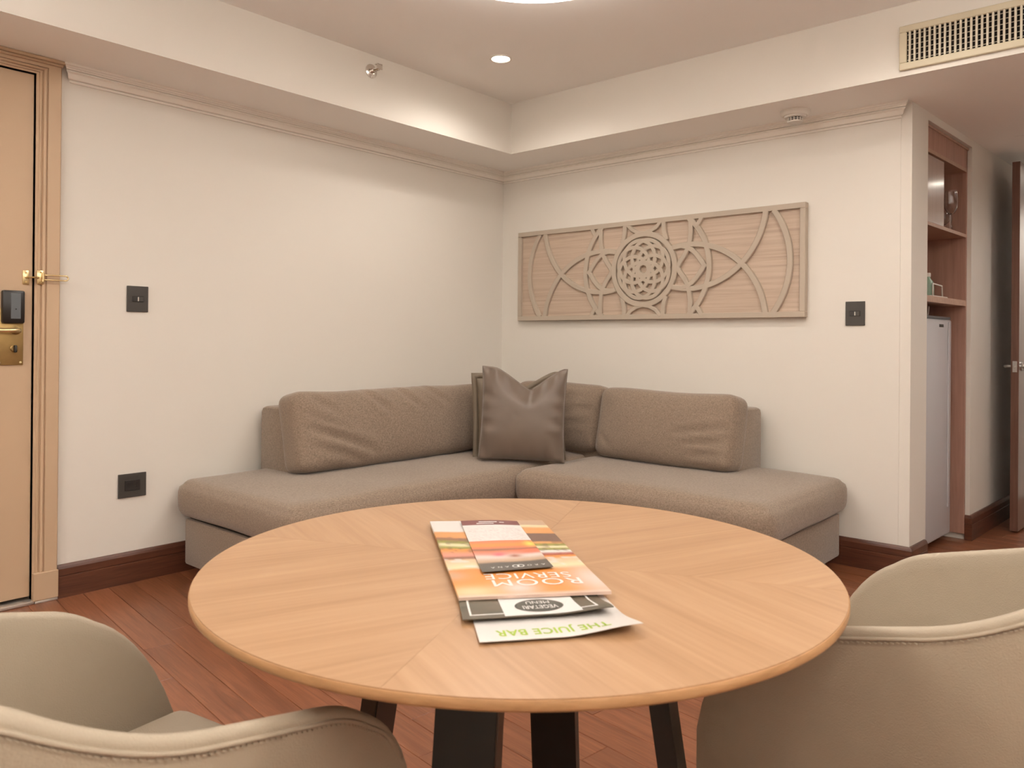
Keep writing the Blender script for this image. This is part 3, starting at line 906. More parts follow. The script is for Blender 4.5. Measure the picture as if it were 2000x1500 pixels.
def sheet(name, corners, zf, thick, nu, nv, colf, label, cat='menu', group=None):
    """corners: far-left, far-right, near-right, near-left (x, y); (u, v) runs left->right, far->near"""
    FL, FR, NR, NL = [Vector((*c, 0)) for c in corners]
    def P(u, v, dz=0.0):
        a = FL.lerp(FR, u); b = NL.lerp(NR, u); p = a.lerp(b, v)
        return Vector((p.x, p.y, zf(u, v)+dz))
    V, F = [], []
    for top in (1, 0):
        for j in range(nv+1):
            for i in range(nu+1): V.append(P(i/nu, j/nv, 0 if top else -thick))
    B = (nu+1)*(nv+1)
    for j in range(nv):
        for i in range(nu):
            a = j*(nu+1)+i
            F.append((a, a+nu+1, a+nu+2, a+1)); F.append((B+a, B+a+1, B+a+nu+2, B+a+nu+1))
    def side(ids):
        for a, b in zip(ids, ids[1:]): F.append((a, b, B+b, B+a))
    side([i for i in range(nu+1)]); side([nv*(nu+1)+i for i in range(nu, -1, -1)])
    side([j*(nu+1) for j in range(nv, -1, -1)]); side([j*(nu+1)+nu for j in range(nv+1)])
    o = mesh(name, V, F, M['print'], None); fixnormals(o)
    for p in o.data.polygons: p.use_smooth = False
    ca = o.data.color_attributes.new('print', 'FLOAT_COLOR', 'POINT')
    inv = {}
    for v in o.data.vertices:
        pass
    # verts may be re-indexed, so colour by nearest (u, v) of the affine frame
    e1 = (FR-FL); e2 = (NL-FL)
    det = e1.x*e2.y - e1.y*e2.x
    for i, v in enumerate(o.data.vertices):
        d = Vector((v.co.x-FL.x, v.co.y-FL.y, 0))
        # iterate the bilinear inverse
        u = (d.x*e2.y - d.y*e2.x)/det; w_ = (e1.x*d.y - e1.y*d.x)/det
        for _ in range(6):
            q = P(u, w_); ex = v.co.x-q.x; ey = v.co.y-q.y
            u += (ex*e2.y - ey*e2.x)/det; w_ += (e1.x*ey - e1.y*ex)/det
        ca.data[i].color = (*colf(max(0, min(1, u)), max(0, min(1, w_))), 1)
    tag(o, label, cat, group)
    return o, P
def lin(c): return tuple((x/12.92 if x <= 0.04045 else ((x+0.055)/1.055)**2.4) for x in [v/255 for v in c])
def mixc(a, b, t): return tuple(x+(y-x)*t for x, y in zip(a, b))
def bands(stops, v):
    for (v0, c0), (v1, c1) in zip(stops, stops[1:]):
        if v <= v1: return mixc(c0, c1, smoothstep(v0, v1, v))
    return stops[-1][1]
def hsh(a, b): return (math.sin(a*127.1+b*311.7)*43758.5453) % 1.0
def vnoise(x, y):
    xi, yi = math.floor(x), math.floor(y); fx, fy = x-xi, y-yi
    fx = fx*fx*(3-2*fx); fy = fy*fy*(3-2*fy)
    return (hsh(xi, yi)*(1-fx)+hsh(xi+1, yi)*fx)*(1-fy) + (hsh(xi, yi+1)*(1-fx)+hsh(xi+1, yi+1)*fx)*fy
S = {k: lin(v) for k, v in dict(white=(236, 230, 225), bun=(226, 158, 92), tan=(205, 170, 140), meat=(120, 88, 72), leaf=(150, 150, 60), cream=(240, 225, 180), red=(176, 84, 62), pink=(225, 150, 130),
     orange=(238, 150, 66), bread=(240, 200, 160), blur=(232, 215, 205), char=(92, 84, 76), maroon=(126, 62, 62), peach=(222, 130, 92), deep=(150, 95, 70)).items()}
S = {k: tuple(0.76*x for x in v) for k, v in S.items()}     # all inks scaled down evenly to suit the lamp brightness
TT = TZ + 0.0005
# the juice bar sheet (bottom), vegetarian menu, room service folder, leaflet on top
def c_juice(u, v): return S['white']
juice_z = lambda u, v: TT + 0.0012 + 0.016*smoothstep(0.5, 1, u)*smoothstep(0.66, 1.2, v) + 0.003*smoothstep(0.7, 1, v)
jo, PJ = sheet('juice_menu', ((2.790, -3.215), (2.915, -3.068), (3.132, -3.228), (3.000, -3.396)), juice_z, 0.0008, 30, 40, c_juice, 'white juice bar menu with green lettering at the bottom of the stack')
def c_veg(u, v):
    nz = vnoise(u*9, v*14)
    c = mixc(lin((74, 72, 58)), lin((104, 88, 72)), nz*0.8)
    return c
veg_z = lambda u, v: TT + 0.0042 + 0.0015*v + 0.002*smoothstep(0.8, 1, v) + 0.006*smoothstep(0.6, 1, u)*smoothstep(0.76, 1.0, v)
vo, PV = sheet('vegetarian_menu', ((2.722, -3.172), (2.838, -3.020), (3.066, -3.197), (2.936, -3.361)), veg_z, 0.0012, 30, 60, c_veg, 'charcoal vegetarian menu with a white oval-badged panel under the food cover')
def patch(P, name, u0, u1, v0, v1, dz, mt, parent, n=12):
    V, F = [], []
    for j in range(n+1):
        for i in range(n+1): V.append(P(u0+(u1-u0)*i/n, v0+(v1-v0)*j/n, dz))
    for j in range(n):
        for i in range(n):
            a = j*(n+1)+i; F.append((a, a+n+1, a+n+2, a+1))
    return mesh(name, V, F, mt, parent)
patch(PV, 'border_line', 0.05, 0.064, 0.1, 0.945, 0.0003, M['inkwhite'], vo)
patch(PV, 'border_line', 0.90, 0.914, 0.1, 0.945, 0.0003, M['inkwhite'], vo)
patch(PV, 'border_line', 0.05, 0.914, 0.945, 0.958, 0.0003, M['inkwhite'], vo)
patch(PV, 'white_panel', 0.275, 0.795, 0.20, 0.995, 0.0006, M['paper'], vo)
# oval badge
V = [PV(0.535, 0.860, 0.0010)]; F = []
nn, nr = 48, 8
for k in range(1, nr+1):
    for i in range(nn):
        a = 2*math.pi*i/nn
        V.append(PV(0.535+0.168*k/nr*math.cos(a), 0.860+0.098*k/nr*math.sin(a), 0.0010))
for i in range(nn): F.append((0, 1+i, 1+(i+1) % nn))
for k in range(nr-1):
    for i in range(nn):
        j = (i+1) % nn; F.append((1+k*nn+i, 1+(k+1)*nn+i, 1+(k+1)*nn+j, 1+k*nn+j))
mesh('oval_badge', V, F, M['inkdark'], vo)
text_mesh('lettering', 'VEGETARI', 0.1, M['inkwhite'], lambda x, y: PV(0.535-x*0.545, 0.885+y*0.80, 0.0016), vo, bold=0.0008)
text_mesh('lettering', 'MENU', 0.1, M['inkwhite'], lambda x, y: PV(0.535-x*0.62, 0.813+y*0.60, 0.0016), vo)
text_mesh('lettering', 'THE JUICE BAR', 0.1, M['green'], lambda x, y: PJ(0.470-x*1.02, 0.905+y*1.15, 0.0003), jo, space=1.05, bold=0.002)

def c_room(u, v):
    wob = 0.03*(vnoise(u*5, v*3)-0.5)
    t = v + wob
    left = bands([(0, S['white']), (0.17, S['white']), (0.20, S['bun']), (0.27, S['bun']), (0.30, S['deep']), (0.35, S['leaf']), (0.39, S['cream']), (0.43, S['leaf']), (0.46, S['orange']), (0.53, S['pink']), (0.57, S['deep']), (0.60, S['bread']), (0.68, S['cream']), (0.72, S['orange']), (1, S['orange'])], t)
    right = bands([(0, S['tan']), (0.08, S['tan']), (0.11, S['cream']), (0.16, S['bun']), (0.23, S['bun']), (0.25, S['meat']), (0.36, S['meat']), (0.38, S['bun']), (0.42, S['leaf']), (0.45, S['cream']), (0.48, S['leaf']), (0.51, S['white']), (0.55, S['red']), (0.58, S['orange']), (0.62, S['bread']), (0.69, S['cream']), (0.74, S['orange']), (1, S['orange'])], t)
    c = mixc(left, right, smoothstep(0.25, 0.6, u))
    if 0.27 < v < 0.5:
        c = mixc(c, S['meat'], 0.5*smoothstep(0.55, 0.8, vnoise(u*26, v*40)))
    if 0.58 < v < 0.72:
        c = mixc(c, S['white'], 0.6*smoothstep(0.5, 0.8, vnoise(u*20, v*34)))
    # soft bokeh at the bottom of the cover
    if v > 0.70:
        b1 = math.exp(-(((u-0.10)/0.16)**2 + ((v-0.95)/0.05)**2)); b2 = math.exp(-(((u-0.42)/0.12)**2 + ((v-0.93)/0.06)**2))
        b3 = math.exp(-(((u-0.98)/0.16)**2 + ((v-0.86)/0.16)**2)); b4 = math.exp(-(((u-0.02)/0.10)**2 + ((v-0.78)/0.05)**2))
        c = mixc(c, S['cream'], min(1, 0.8*b1)); c = mixc(c, S['blur'], min(1, 0.95*(b2+b3))); c = mixc(c, S['tan'], min(1, 0.8*b4))
        c = mixc(c, S['blur'], 0.7*smoothstep(0.965, 1, v))
    return c
room_z = lambda u, v: TT + 0.0105 + 0.002*smoothstep(0.7, 1, v)*u
ro, PR = sheet('room_service_menu', ((2.499, -3.013), (2.659, -2.850), (3.024, -3.140), (2.876, -3.308)), room_z, 0.0045, 60, 130, c_room, 'room service menu folder with an orange burger cover')
text_mesh('lettering', 'ROOM', 0.1, M['inkwhite'], lambda x, y: PR(0.565-x*2.0, 0.873+y*0.95, 0.0004), ro, space=1.1)
text_mesh('lettering', 'SERVICE', 0.1, M['inkwhite'], lambda x, y: PR(0.53-x*1.62, 0.800+y*0.85, 0.0004), ro, space=1.05)
def c_leaf(u, v):
    wob = 0.03*(vnoise(u*4+5, v*3)-0.5)
    if v < 0.105: c = S['maroon']
    elif v < 0.44:
        c = S['white']
        if 0.15 < v < 0.42 and 0.06 < u < 0.94 and (v*44) % 1 < 0.45: c = mixc(c, lin((170, 140, 140)), 0.35*smoothstep(0.35, 0.6, vnoise(u*40, v*60)))
    else:
        c = bands([(0.44, S['meat']), (0.455, S['peach']), (0.55, S['orange']), (0.60, S['peach']), (0.63, S['deep']), (0.66, S['peach']), (0.70, S['pink']), (0.76, S['blur']), (0.84, S['tan']), (0.88, S['char']), (1, S['char'])], v+wob+0.05*(u-0.5)**2)
        d = math.exp(-(((u-0.36)/0.10)**2 + ((v-0.715)/0.035)**2)); c = mixc(c, lin((205, 90, 105)), d)
        d = math.exp(-(((u-0.58)/0.09)**2 + ((v-0.755)/0.03)**2)); c = mixc(c, lin((150, 80, 55)), d)
        d = math.exp(-(((u-0.85)/0.20)**2 + ((v-0.665)/0.04)**2)); c = mixc(c, lin((220, 105, 75)), d)
        d = math.exp(-(((u-0.93)/0.08)**2 + ((v-0.52)/0.05)**2)); c = mixc(c, lin((238, 200, 90)), d)
    return c
leaf_z = lambda u, v: TT + 0.0125 + 0.0025*(2*v-1)**2 + 0.002*math.sin(3*u)*(1-v)
lo_, PL = sheet('leaflet', ((2.556, -2.982), (2.640, -2.906), (2.889, -3.106), (2.826, -3.206)), leaf_z, 0.0008, 40, 110, c_leaf, 'narrow folded leaflet with maroon header lying on the burger cover')
def arow(v0, cx):
    for s, dx in (('A', -0.36), ('R', -0.26), ('O', -0.16), ('A', 0.16), ('N', 0.26), ('A', 0.36)):
        text_mesh('lettering', s, 0.1, M['inkwhite'], lambda x, y, dx=dx: PL(cx-dx-x*0.85, v0+y*0.36, 0.0004), lo_)
arow(0.945, 0.53)
for dx in (-0.035, 0.035):
    V, F = [], []
    for i in range(28):
        a = 2*math.pi*i/28
        for k in (1.0, 0.68): V.append(PL(0.53+dx+0.052*k*math.cos(a), 0.945+0.024*k*math.sin(a), 0.0004))
    for i in range(28):
        j = (i+1) % 28; F.append((2*i, 2*j, 2*j+1, 2*i+1))
    mesh('ring_emblem', V, F, M['inkwhite'], lo_)
for k, (a, b, v) in enumerate(((0.30, 0.62, 0.035), (0.25, 0.55, 0.070), (0.66, 0.74, 0.045))):
    patch(PL, 'header_rule', a, b, v, v+0.014, 0.0004, M['inkwhite'], lo_, 4)

# ------------------------------------------------------------------ carved wall panel
AX0, AX1, AZ0, AZ1 = 0.174, 2.140, 1.252, 1.852
art = thing('carved_panel', ((AX0+AX1)/2, 0, AZ0), 'wide carved wood wall panel with interlaced circle fretwork', 'wall art')
box('backing_board', (AX0+0.01, -0.022, AZ0+0.01), (AX1-0.01, -0.001, AZ1-0.01), M['artback'], art)
FB = 0.030; FY = -0.040
fr = boxes('frame', [((AX0, FY, AZ0), (AX1, -0.001, AZ0+FB)), ((AX0, FY, AZ1-FB), (AX1, -0.001, AZ1)), ((AX0, FY, AZ0+FB), (AX0+FB, -0.001, AZ1-FB)), ((AX1-FB, FY, AZ0+FB), (AX1, -0.001, AZ1-FB))], M['artfret'], art, bevel=0.002, seg=1)
CX, CZ = 1.166, 1.552
zlim = (AZ1-AZ0)/2 - FB*0.6
band_id = 0
def stroke(pts, wd, depth=0.016):
    """ribbon in the panel plane through pts (relative to the centre), proud of the backing"""
    global band_id
    band_id += 1
    y1 = -0.0225 - depth - 0.00012*band_id; y0 = -0.021
    n = len(pts); rings = []
    for i, (x, z) in enumerate(pts):
        a = pts[max(0, i-1)]; b = pts[min(n-1, i+1)]
        tx, tz = b[0]-a[0], b[1]-a[1]; l = math.hypot(tx, tz) or 1; nx, nz = -tz/l, tx/l
        q = []
        for o_, y in ((-wd/2, y0), (-wd/2, y1+0.003), (-wd/2+0.003, y1), (wd/2-0.003, y1), (wd/2, y1+0.003), (wd/2, y0)):
            q.append(Vector((CX+x+nx*o_, y, CZ+z+nz*o_)))
        rings.append(q)
    loft_v.append(rings)
loft_v = []
def arc(cx, cz, r, a0, a1, wd, n=40, zmax=None, rmin=None, xlim=None):
    """arc in degrees, kept inside the frame and outside the rosette"""
    run = []
    zmax = zmax or zlim
    for i in range(n+1):
        a = math.radians(a0+(a1-a0)*i/n); x, z = cx+r*math.cos(a), cz+r*math.sin(a)
        ok = abs(z) <= zmax and (rmin is None or math.hypot(x, z) >= rmin) and (xlim is None or xlim[0] <= x <= xlim[1])
        if ok: run.append((x, z))
        else:
            if len(run) > 2: stroke(run, wd)
            run = []
    if len(run) > 2: stroke(run, wd)
WB = 0.031
for sg in (1, -1):
    mir = (lambda cx: cx*sg)
    # outer bracket arc
    arc(-0.43*sg, 0, 0.462, (180 if sg > 0 else 0)-42, (180 if sg > 0 else 0)+42, WB, 60)
    # two big circles crossing at the X
    for sz in (1, -1):
        arc(-0.305*sg, 0.328*sz, 0.456, 0, 360, WB, 160, rmin=0.205, xlim=((-0.80, -0.175) if sg > 0 else (0.175, 0.80)))
    # inner bracket (large ring round the rosette)
    arc(-0.062*sg, 0, 0.367, (180 if sg > 0 else 0)-58, (180 if sg > 0 else 0)+58, WB, 70)
    # pointed lens: two arcs from the outer tip to the rosette
    for sz in (1, -1):
        arc(-0.235*sg, -0.075*sz, 0.195, 0, 360, 0.026, 100, rmin=0.205, xlim=((-0.405, -0.17) if sg > 0 else (0.17, 0.405)), zmax=0.125) if False else None
        stroke([(-0.405*sg, -0.012*sz), (-0.385*sg, 0.022*sz), (-0.355*sg, 0.062*sz), (-0.325*sg, 0.092*sz), (-0.295*sg, 0.112*sz), (-0.255*sg, 0.122*sz), (-0.215*sg, 0.119*sz), (-0.175*sg, 0.105*sz)], 0.028)
        # upright bars that bend into the rosette
        stroke([(-0.312*sg, zlim*sz), (-0.313*sg, 0.20*sz), (-0.307*sg, 0.15*sz), (-0.295*sg, 0.105*sz), (-0.272*sg, 0.065*sz), (-0.245*sg, 0.030*sz), (-0.222*sg, -0.010*sz)], 0.028)
        stroke([(-0.134*sg, zlim*sz), (-0.136*sg, 0.23*sz), (-0.142*sg, 0.20*sz), (-0.155*sg, 0.165*sz)], 0.028)
        stroke([(-0.120*sg, zlim*sz), (-0.085*sg, 0.245*sz), (-0.045*sg, 0.225*sz), (-0.005*sg, 0.217*sz)], 0.024)
        stroke([(-0.385*sg, zlim*sz), (-0.362*sg, 0.245*sz), (-0.345*sg, 0.225*sz)], 0.026)
# rosette
def ring(cx, cz, r, wd, n=72):
    stroke([(cx+r*math.cos(2*math.pi*i/n), cz+r*math.sin(2*math.pi*i/n)) for i in range(n+1)], wd)
ring(0, 0, 0.212, 0.033)
for k in range(8):
    a = 2*math.pi*k/8 + math.pi/8
    ring(0.072*math.cos(a), 0.072*math.sin(a), 0.107, 0.0245, 56)
V, F = [], []
for rings in loft_v:
    n = len(rings[0]); b0 = len(V)
    for r in rings: V += r
    for i in range(len(rings)-1):
        for j in range(n-1): F.append((b0+i*n+j, b0+i*n+j+1, b0+(i+1)*n+j+1, b0+(i+1)*n+j))
    F.append(tuple(b0+j for j in range(n))); F.append(tuple(b0+(len(rings)-1)*n+j for j in range(n)))
o = mesh('fretwork', V, F, M['artfret'], art)
bm = bmesh.new(); bm.from_mesh(o.data); bmesh.ops.recalc_face_normals(bm, faces=bm.faces); bm.to_mesh(o.data); bm.free()

# ------------------------------------------------------------------ switches and outlet
def plate(name, label, cat, c, uax, wd, ht, kind, group=None):
    """c = centre on the wall, uax = direction along the wall, outwards normal computed"""
    u = Vector(uax); z = Vector((0, 0, 1)); nrm = Vector((1, 0, 0)) if abs(u.y) > 0.5 else Vector((0, -1, 0))
    t = thing(name, Vector(c)-z*(ht/2), label, cat, group)
    def xf(p): return Vector(c) + u*p[0] + nrm*p[1] + z*p[2]
    box('cover_plate', (-wd/2, 0.0, -ht/2), (wd/2, 0.008, ht/2), M['switch'], t, bevel=0.0015, seg=1, xf=xf)
    if kind == 'switch':
        r = box('rocker', (-0.026, 0.0075, -0.013), (0.026, 0.0115, 0.013), M['switchd'], t, bevel=0.002, seg=1, xf=xf)
        box('indicator', (-0.002, 0.0115, -0.010), (0.003, 0.0122, 0.009), M['indicator'], r, xf=xf)
        box('rocker_half', (0.004, 0.0112, -0.012), (0.024, 0.0130, 0.011), M['switch'], r, bevel=0.001, seg=1, xf=xf)
    else:
        r = box('socket_module', (-0.034, 0.0075, -0.024), (0.034, 0.0105, 0.024), M['switchd'], t, bevel=0.002, seg=1, xf=xf)
        for dx in (-0.018, 0.018):
            for dz in (-0.006, 0.010):
                box('socket_slot', (dx-0.006, 0.0100, dz-0.002), (dx+0.006, 0.0112, dz+0.002), M['black'], r, xf=xf)
    return t
plate('light_switch', 'dark grey light switch plate on the wall beside the entry door', 'switch', (0, -2.520, 1.294), (0, 1, 0), 0.096, 0.118, 'switch')
plate('wall_outlet', 'dark grey horizontal power outlet low on the wall near the sofa', 'outlet', (0, -2.5365, 0.442), (0, 1, 0), 0.125, 0.108, 'outlet')
plate('light_switch', 'dark grey light switch plate to the right of the carved panel', 'switch', (2.380, 0, 1.268), (1, 0, 0), 0.093, 0.121, 'switch')

# ------------------------------------------------------------------ ceiling things
def downlight(loc, label, vis=True):
    t = thing('downlight', loc, label, 'downlight', 'recessed ceiling downlights')
    lathe('trim_ring', [(0.046, 0.0), (0.046, -0.003), (0.050, -0.006), (0.058, -0.005), (0.060, 0.0)], (0, 0, 0), M['whitepl'], t, 40, local=True)
    lathe('lens', [(0, -0.0025), (0.046, -0.0025), (0.046, -0.001), (0, -0.001)], (0, 0, 0), M['led'], t, 32, local=True)
    ld = bpy.data.lights.new('downlight_beam', 'SPOT'); ld.energy = SPOT_WATTS; ld.color = WARM; ld.spot_size = math.radians(162); ld.spot_blend = 0.7; ld.shadow_soft_size = 0.08
    lo = bpy.data.objects.new('downlight_beam', ld); COL.objects.link(lo); lo.parent = t; lo.location = (0, 0, -0.012)
    return t
for i, (x, y) in enumerate(((0.909, -1.047), (2.85, -1.047), (0.909, -4.7), (4.25, -4.7))):  # first one is seen; the others are added for soft fill
    downlight((x, y, ZT), ('glowing recessed downlight in the tray ceiling above the sofa', 'added recessed fill downlight above the carved panel, just outside the view', 'added recessed fill downlight past the entry door, outside the view', 'added recessed fill downlight behind the viewer, outside the view')[i])
def ceiling_lamp(loc, label):
    lamp = thing('ceiling_lamp', loc, label, 'ceiling lamp')
    lathe('mount', [(0, 0.0), (0.30, 0.0), (0.30, -0.022), (0, -0.022)], (0, 0, 0), M['whitepl'], lamp, 48, local=True)
    lathe('diffuser', [(0, -0.022), (0.390, -0.022), (0.400, -0.030), (0.400, -0.088), (0.390, -0.098), (0.30, -0.102), (0, -0.102)], (0, 0, 0), M['lamp'], lamp, 64, local=True)
ceiling_lamp((1.866, -1.93, ZT), 'large round white ceiling lamp at the top edge of the picture')

def uplighter(x, y, label):  # added lamps, none seen here; they throw fill light on the ceiling
    t = thing('fill_uplight', (x, y, 0), label, 'added fill lamp', 'added fill uplights')
    lathe('base', [(0, 0), (0.14, 0), (0.14, 0.012), (0.12, 0.022), (0.015, 0.028), (0, 0.028)], (0, 0, 0), M['steel'], t, 40, local=True)
    lathe('pole', [(0, 0.02), (0.012, 0.02), (0.012, 1.72), (0, 1.72)], (0, 0, 0), M['steel'], t, 16, local=True)
    lathe('bowl', [(0.014, 1.70), (0.06, 1.715), (0.13, 1.76), (0.17, 1.82), (0.166, 1.82), (0.126, 1.765), (0.055, 1.722), (0.0, 1.715)], (0, 0, 0), M['whitepl'], t, 40, local=True)
    lathe('bulb', [(0, 1.72), (0.03, 1.74), (0.035, 1.77), (0.02, 1.80), (0, 1.805)], (0, 0, 0), M['led'], t, 20, local=True)
    ld = bpy.data.lights.new('fill_uplight_beam', 'SPOT'); ld.energy = FILL_UPLIGHT_WATTS; ld.color = (1.0, 0.97, 0.93); ld.spot_size = math.radians(165); ld.spot_blend = 0.6; ld.shadow_soft_size = 0.12
    lo = bpy.data.objects.new('fill_uplight_beam', ld); COL.objects.link(lo); lo.parent = t; lo.location = (0, 0, 1.86); lo.rotation_euler = (math.pi, 0, 0)
uplighter(4.7, -1.9, 'added steel fill uplight at the mouth of the passage, outside the view')
uplighter(1.25, -4.8, 'added steel fill uplight past the entry door, outside the view')
uplighter(4.6, -4.2, 'added steel fill uplight behind the viewer, outside the view')

# sidewall sprinkler on the tray side
sp = thing('sprinkler', (T1+0.002, -1.520, 2.512), 'chrome sidewall fire sprinkler on the tray side near the downlight', 'sprinkler')
AXX = (1, 0, 0)
lathe('escutcheon', [(0, 0), (0.037, 0), (0.036, 0.005), (0.028, 0.009), (0.018, 0.012), (0, 0.012)], (T1+0.002, -1.520, 2.512), M['chrome'], sp, 32, AXX)
lathe('body', [(0, 0.010), (0.014, 0.010), (0.014, 0.024), (0.010, 0.028), (0.010, 0.036), (0, 0.036)], (T1+0.002, -1.520, 2.512), M['chrome'], sp, 20, AXX)
for s in (-1, 1):
    tube('yoke_arm', [(T1+0.032, -1.520+s*0.010, 2.512), (T1+0.045, -1.520+s*0.016, 2.512), (T1+0.060, -1.520+s*0.012, 2.512), (T1+0.072, -1.520, 2.512)], 0.0028, M['chrome'], sp, 8)
tube('bulb', [(T1+0.036, -1.520, 2.512), (T1+0.068, -1.520, 2.512)], 0.0028, M['brass'], sp, 8)
box('deflector', (T1+0.070, -1.538, 2.508), (T1+0.074, -1.502, 2.534), M['chrome'], sp, bevel=0.001, seg=1)
box('deflector_hood', (T1+0.050, -1.536, 2.532), (T1+0.076, -1.504, 2.536), M['chrome'], sp, bevel=0.001, seg=1)

# smoke detector under the soffit
SDC = (2.142, -0.195, ZS)
sd = thing('smoke_detector', SDC, 'small white round smoke detector under the soffit near the cornice', 'smoke detector')
lathe('base_plate', [(0, 0), (0.072, 0), (0.072, -0.010), (0.068, -0.020), (0.060, -0.026), (0, -0.026)], SDC, M['whitepl'], sd, 40)
lathe('chamber', [(0, -0.026), (0.052, -0.026), (0.050, -0.034), (0.034, -0.036), (0, -0.036)], SDC, M['whitepl'], sd, 40)
lathe('mesh_core', [(0, -0.034), (0.033, -0.034), (0.033, -0.050), (0, -0.050)], SDC, M['void'], sd, 32)
for k in range(14):
    a = 2*math.pi*k/14
    c = Vector(SDC)+Vector((0.036*math.cos(a), 0.036*math.sin(a), 0))
    tube('rib', [c+Vector((0, 0, -0.033)), c+Vector((0, 0, -0.052))], 0.003, M['whitepl'], sd, 6)
lathe('slot_ring', [(0.034, -0.0425), (0.038, -0.0425), (0.038, -0.0445), (0.034, -0.0445)], SDC, M['whitepl'], sd, 32)
lathe('cap', [(0, -0.051), (0.039, -0.051), (0.036, -0.058), (0.026, -0.061), (0, -0.062)], SDC, M['whitepl'], sd, 36)

# air vent in the tray side
VX0, VX1, VZ0, VZ1 = 2.687, 3.72, 2.309, 2.501
vt = thing('air_vent', ((VX0+VX1)/2, -T2-0.002, VZ0), 'cream air vent grille with upright slats above the passage', 'air vent')
yf = -T2-0.002
IX0, IX1, IZ0, IZ1 = VX0+0.030, VX1-0.030, VZ0+0.031, VZ1-0.029
boxes('frame', [((VX0, yf-0.016, VZ0), (VX1, yf, IZ0)), ((VX0, yf-0.016, IZ1), (VX1, yf, VZ1)), ((VX0, yf-0.016, IZ0), (IX0, yf, IZ1)), ((IX1, yf-0.016, IZ0), (VX1, yf, IZ1))], M['vent'], vt, bevel=0.003, seg=1)
box('duct_dark_plate', (IX0-0.004, yf-0.0015, IZ0-0.004), (IX1+0.004, yf-0.0002, IZ1+0.004), M['void'], vt)  # flat near-black plate stands in for the unlit duct cavity
for k in range(6):
    z = IZ0 + (IZ1-IZ0)*(k+0.5)/6
    box('cross_bar', (IX0, yf-0.0045, z-0.0014), (IX1, yf-0.002, z+0.0014), M['ventslat'], vt)
sm = None
nsl = 50
for k in range(nsl):
    x = IX0 + 0.012 + k*0.0195
    if x > IX1-0.006: break
    if sm is None:
        so = box('slat', (-0.0042, -0.0145, IZ0), (0.0042, -0.0047, IZ1), M['ventslat'], None, bevel=0.0012, seg=1); sm = so.data
    else:
        so = bpy.data.objects.new('slat', sm); COL.objects.link(so)
    so.parent = vt; so.location = (x-(VX0+VX1)/2, yf-(-T2-0.002), -VZ0)

# ------------------------------------------------------------------ niche: cabinet, fridge, glasses
CN = -0.022
cab = thing('niche_cabinet', qx((0.62, -0.3, 1.33)), 'brown built-in cabinet with open shelves above the fridge', 'cabinet')
SL, SR = NS0+0.008, NS1-0.004
PT = 0.020
box('side_panel', (SL, -0.60, 1.335), (SL+PT, CN, 2.235), M['cab'], cab, xf=qx)
box('side_panel', (SR-PT, -0.60, 0.035), (SR, CN, 2.235), M['cab'], cab, xf=qx)
box('back_board', (SL+PT, -0.60, 1.335), (SR-PT, -0.585, 2.235), M['cab'], cab, xf=qx)
box('top_fascia', (SL, CN-0.02, 2.122), (SR, CN, 2.228), M['cab'], cab, xf=qx)
box('top_trim', (SL, CN-0.02, 2.228), (SR, CN+0.006, 2.240), M['cabedge'], cab, xf=qx)
box('upper_shelf', (SL+PT, -0.585, 2.100), (SR-PT, CN+0.003, 2.120), M['cabedge'], cab, xf=qx)
box('shelf', (SL+PT, -0.585, 1.728), (SR-PT, CN+0.001, 1.746), M['cabedge'], cab, xf=qx)
box('bottom_shelf', (SL+PT, -0.585, 1.336), (SR-PT, CN+0.001, 1.368), M['cabedge'], cab, xf=qx)
box('sliding_door', (SL+PT, CN-0.024, 1.748), (0.585, CN-0.004, 2.094), M['cabgloss'], cab, bevel=0.0015, seg=1, xf=qx)
fz0, fz1, fn = 0.030, 1.272, -0.075
fr_ = thing('mini_fridge', qx((0.62, -0.33, 0)), 'white mini fridge under the brown niche cabinet', 'fridge')
FS0, FS1 = 0.340, 0.915
box('body', (FS0, -0.58, fz0), (FS1, fn-0.055, fz1-0.012), M['fridge'], fr_, bevel=0.006, xf=qx)
dr = box('door', (FS0, fn-0.050, fz0+0.012), (FS1, fn, fz1-0.016), M['fridge'], fr_, bevel=0.012, seg=3, xf=qx)
box('door_edge_strip', (FS1-0.070, fn-0.001, 0.20), (FS1-0.055, fn+0.006, fz1-0.03), M['fridge'], dr, bevel=0.002, seg=1, xf=qx)
box('badge', (0.690, fn-0.001, 1.212), (0.760, fn+0.002, 1.228), M['black'], dr, xf=qx)
box('top_cap', (FS0, -0.58, fz1-0.014), (FS1, fn-0.006, fz1), M['slot'], fr_, bevel=0.003, seg=1, xf=qx)
for s in (FS0+0.06, FS1-0.06):
    for n in (-0.52, -0.15):
        c = qx((s, n, 0)); lathe('foot', [(0, 0), (0.018, 0), (0.018, 0.032), (0, 0.032)], c, M['black'], fr_, 14)
def wineglass(s, n, zb, h, label):
    c = qx((s, n, zb)); t = thing('wine_glass', c, label, 'glass', 'glasses in the niche cabinet')
    k = h/0.20
    lathe('bowl', [(0.004, 0.085*k), (0.016, 0.09*k), (0.032, 0.115*k), (0.036, 0.145*k), (0.030, 0.20*k), (0.0285, 0.20*k), (0.0345, 0.145*k), (0.030, 0.117*k), (0.014, 0.0925*k), (0.0, 0.090*k)], c, M['glass'], t, 28, auto=60)
    lathe('stem', [(0.0, 0.0), (0.034, 0.0), (0.033, 0.002), (0.008, 0.005), (0.004, 0.012), (0.0038, 0.078*k), (0.005, 0.086*k), (0, 0.088*k)], c, M['glass'], t, 28, auto=60)
    return t
wineglass(0.835, -0.062, 1.746, 0.235, 'tall clear wine glass on the cabinet shelf, the taller one beside the sliding door')
wineglass(0.900, -0.120, 1.746, 0.125, 'short clear stemmed glass on the cabinet shelf behind the tall one')
c = qx((0.500, -0.078, 1.368))
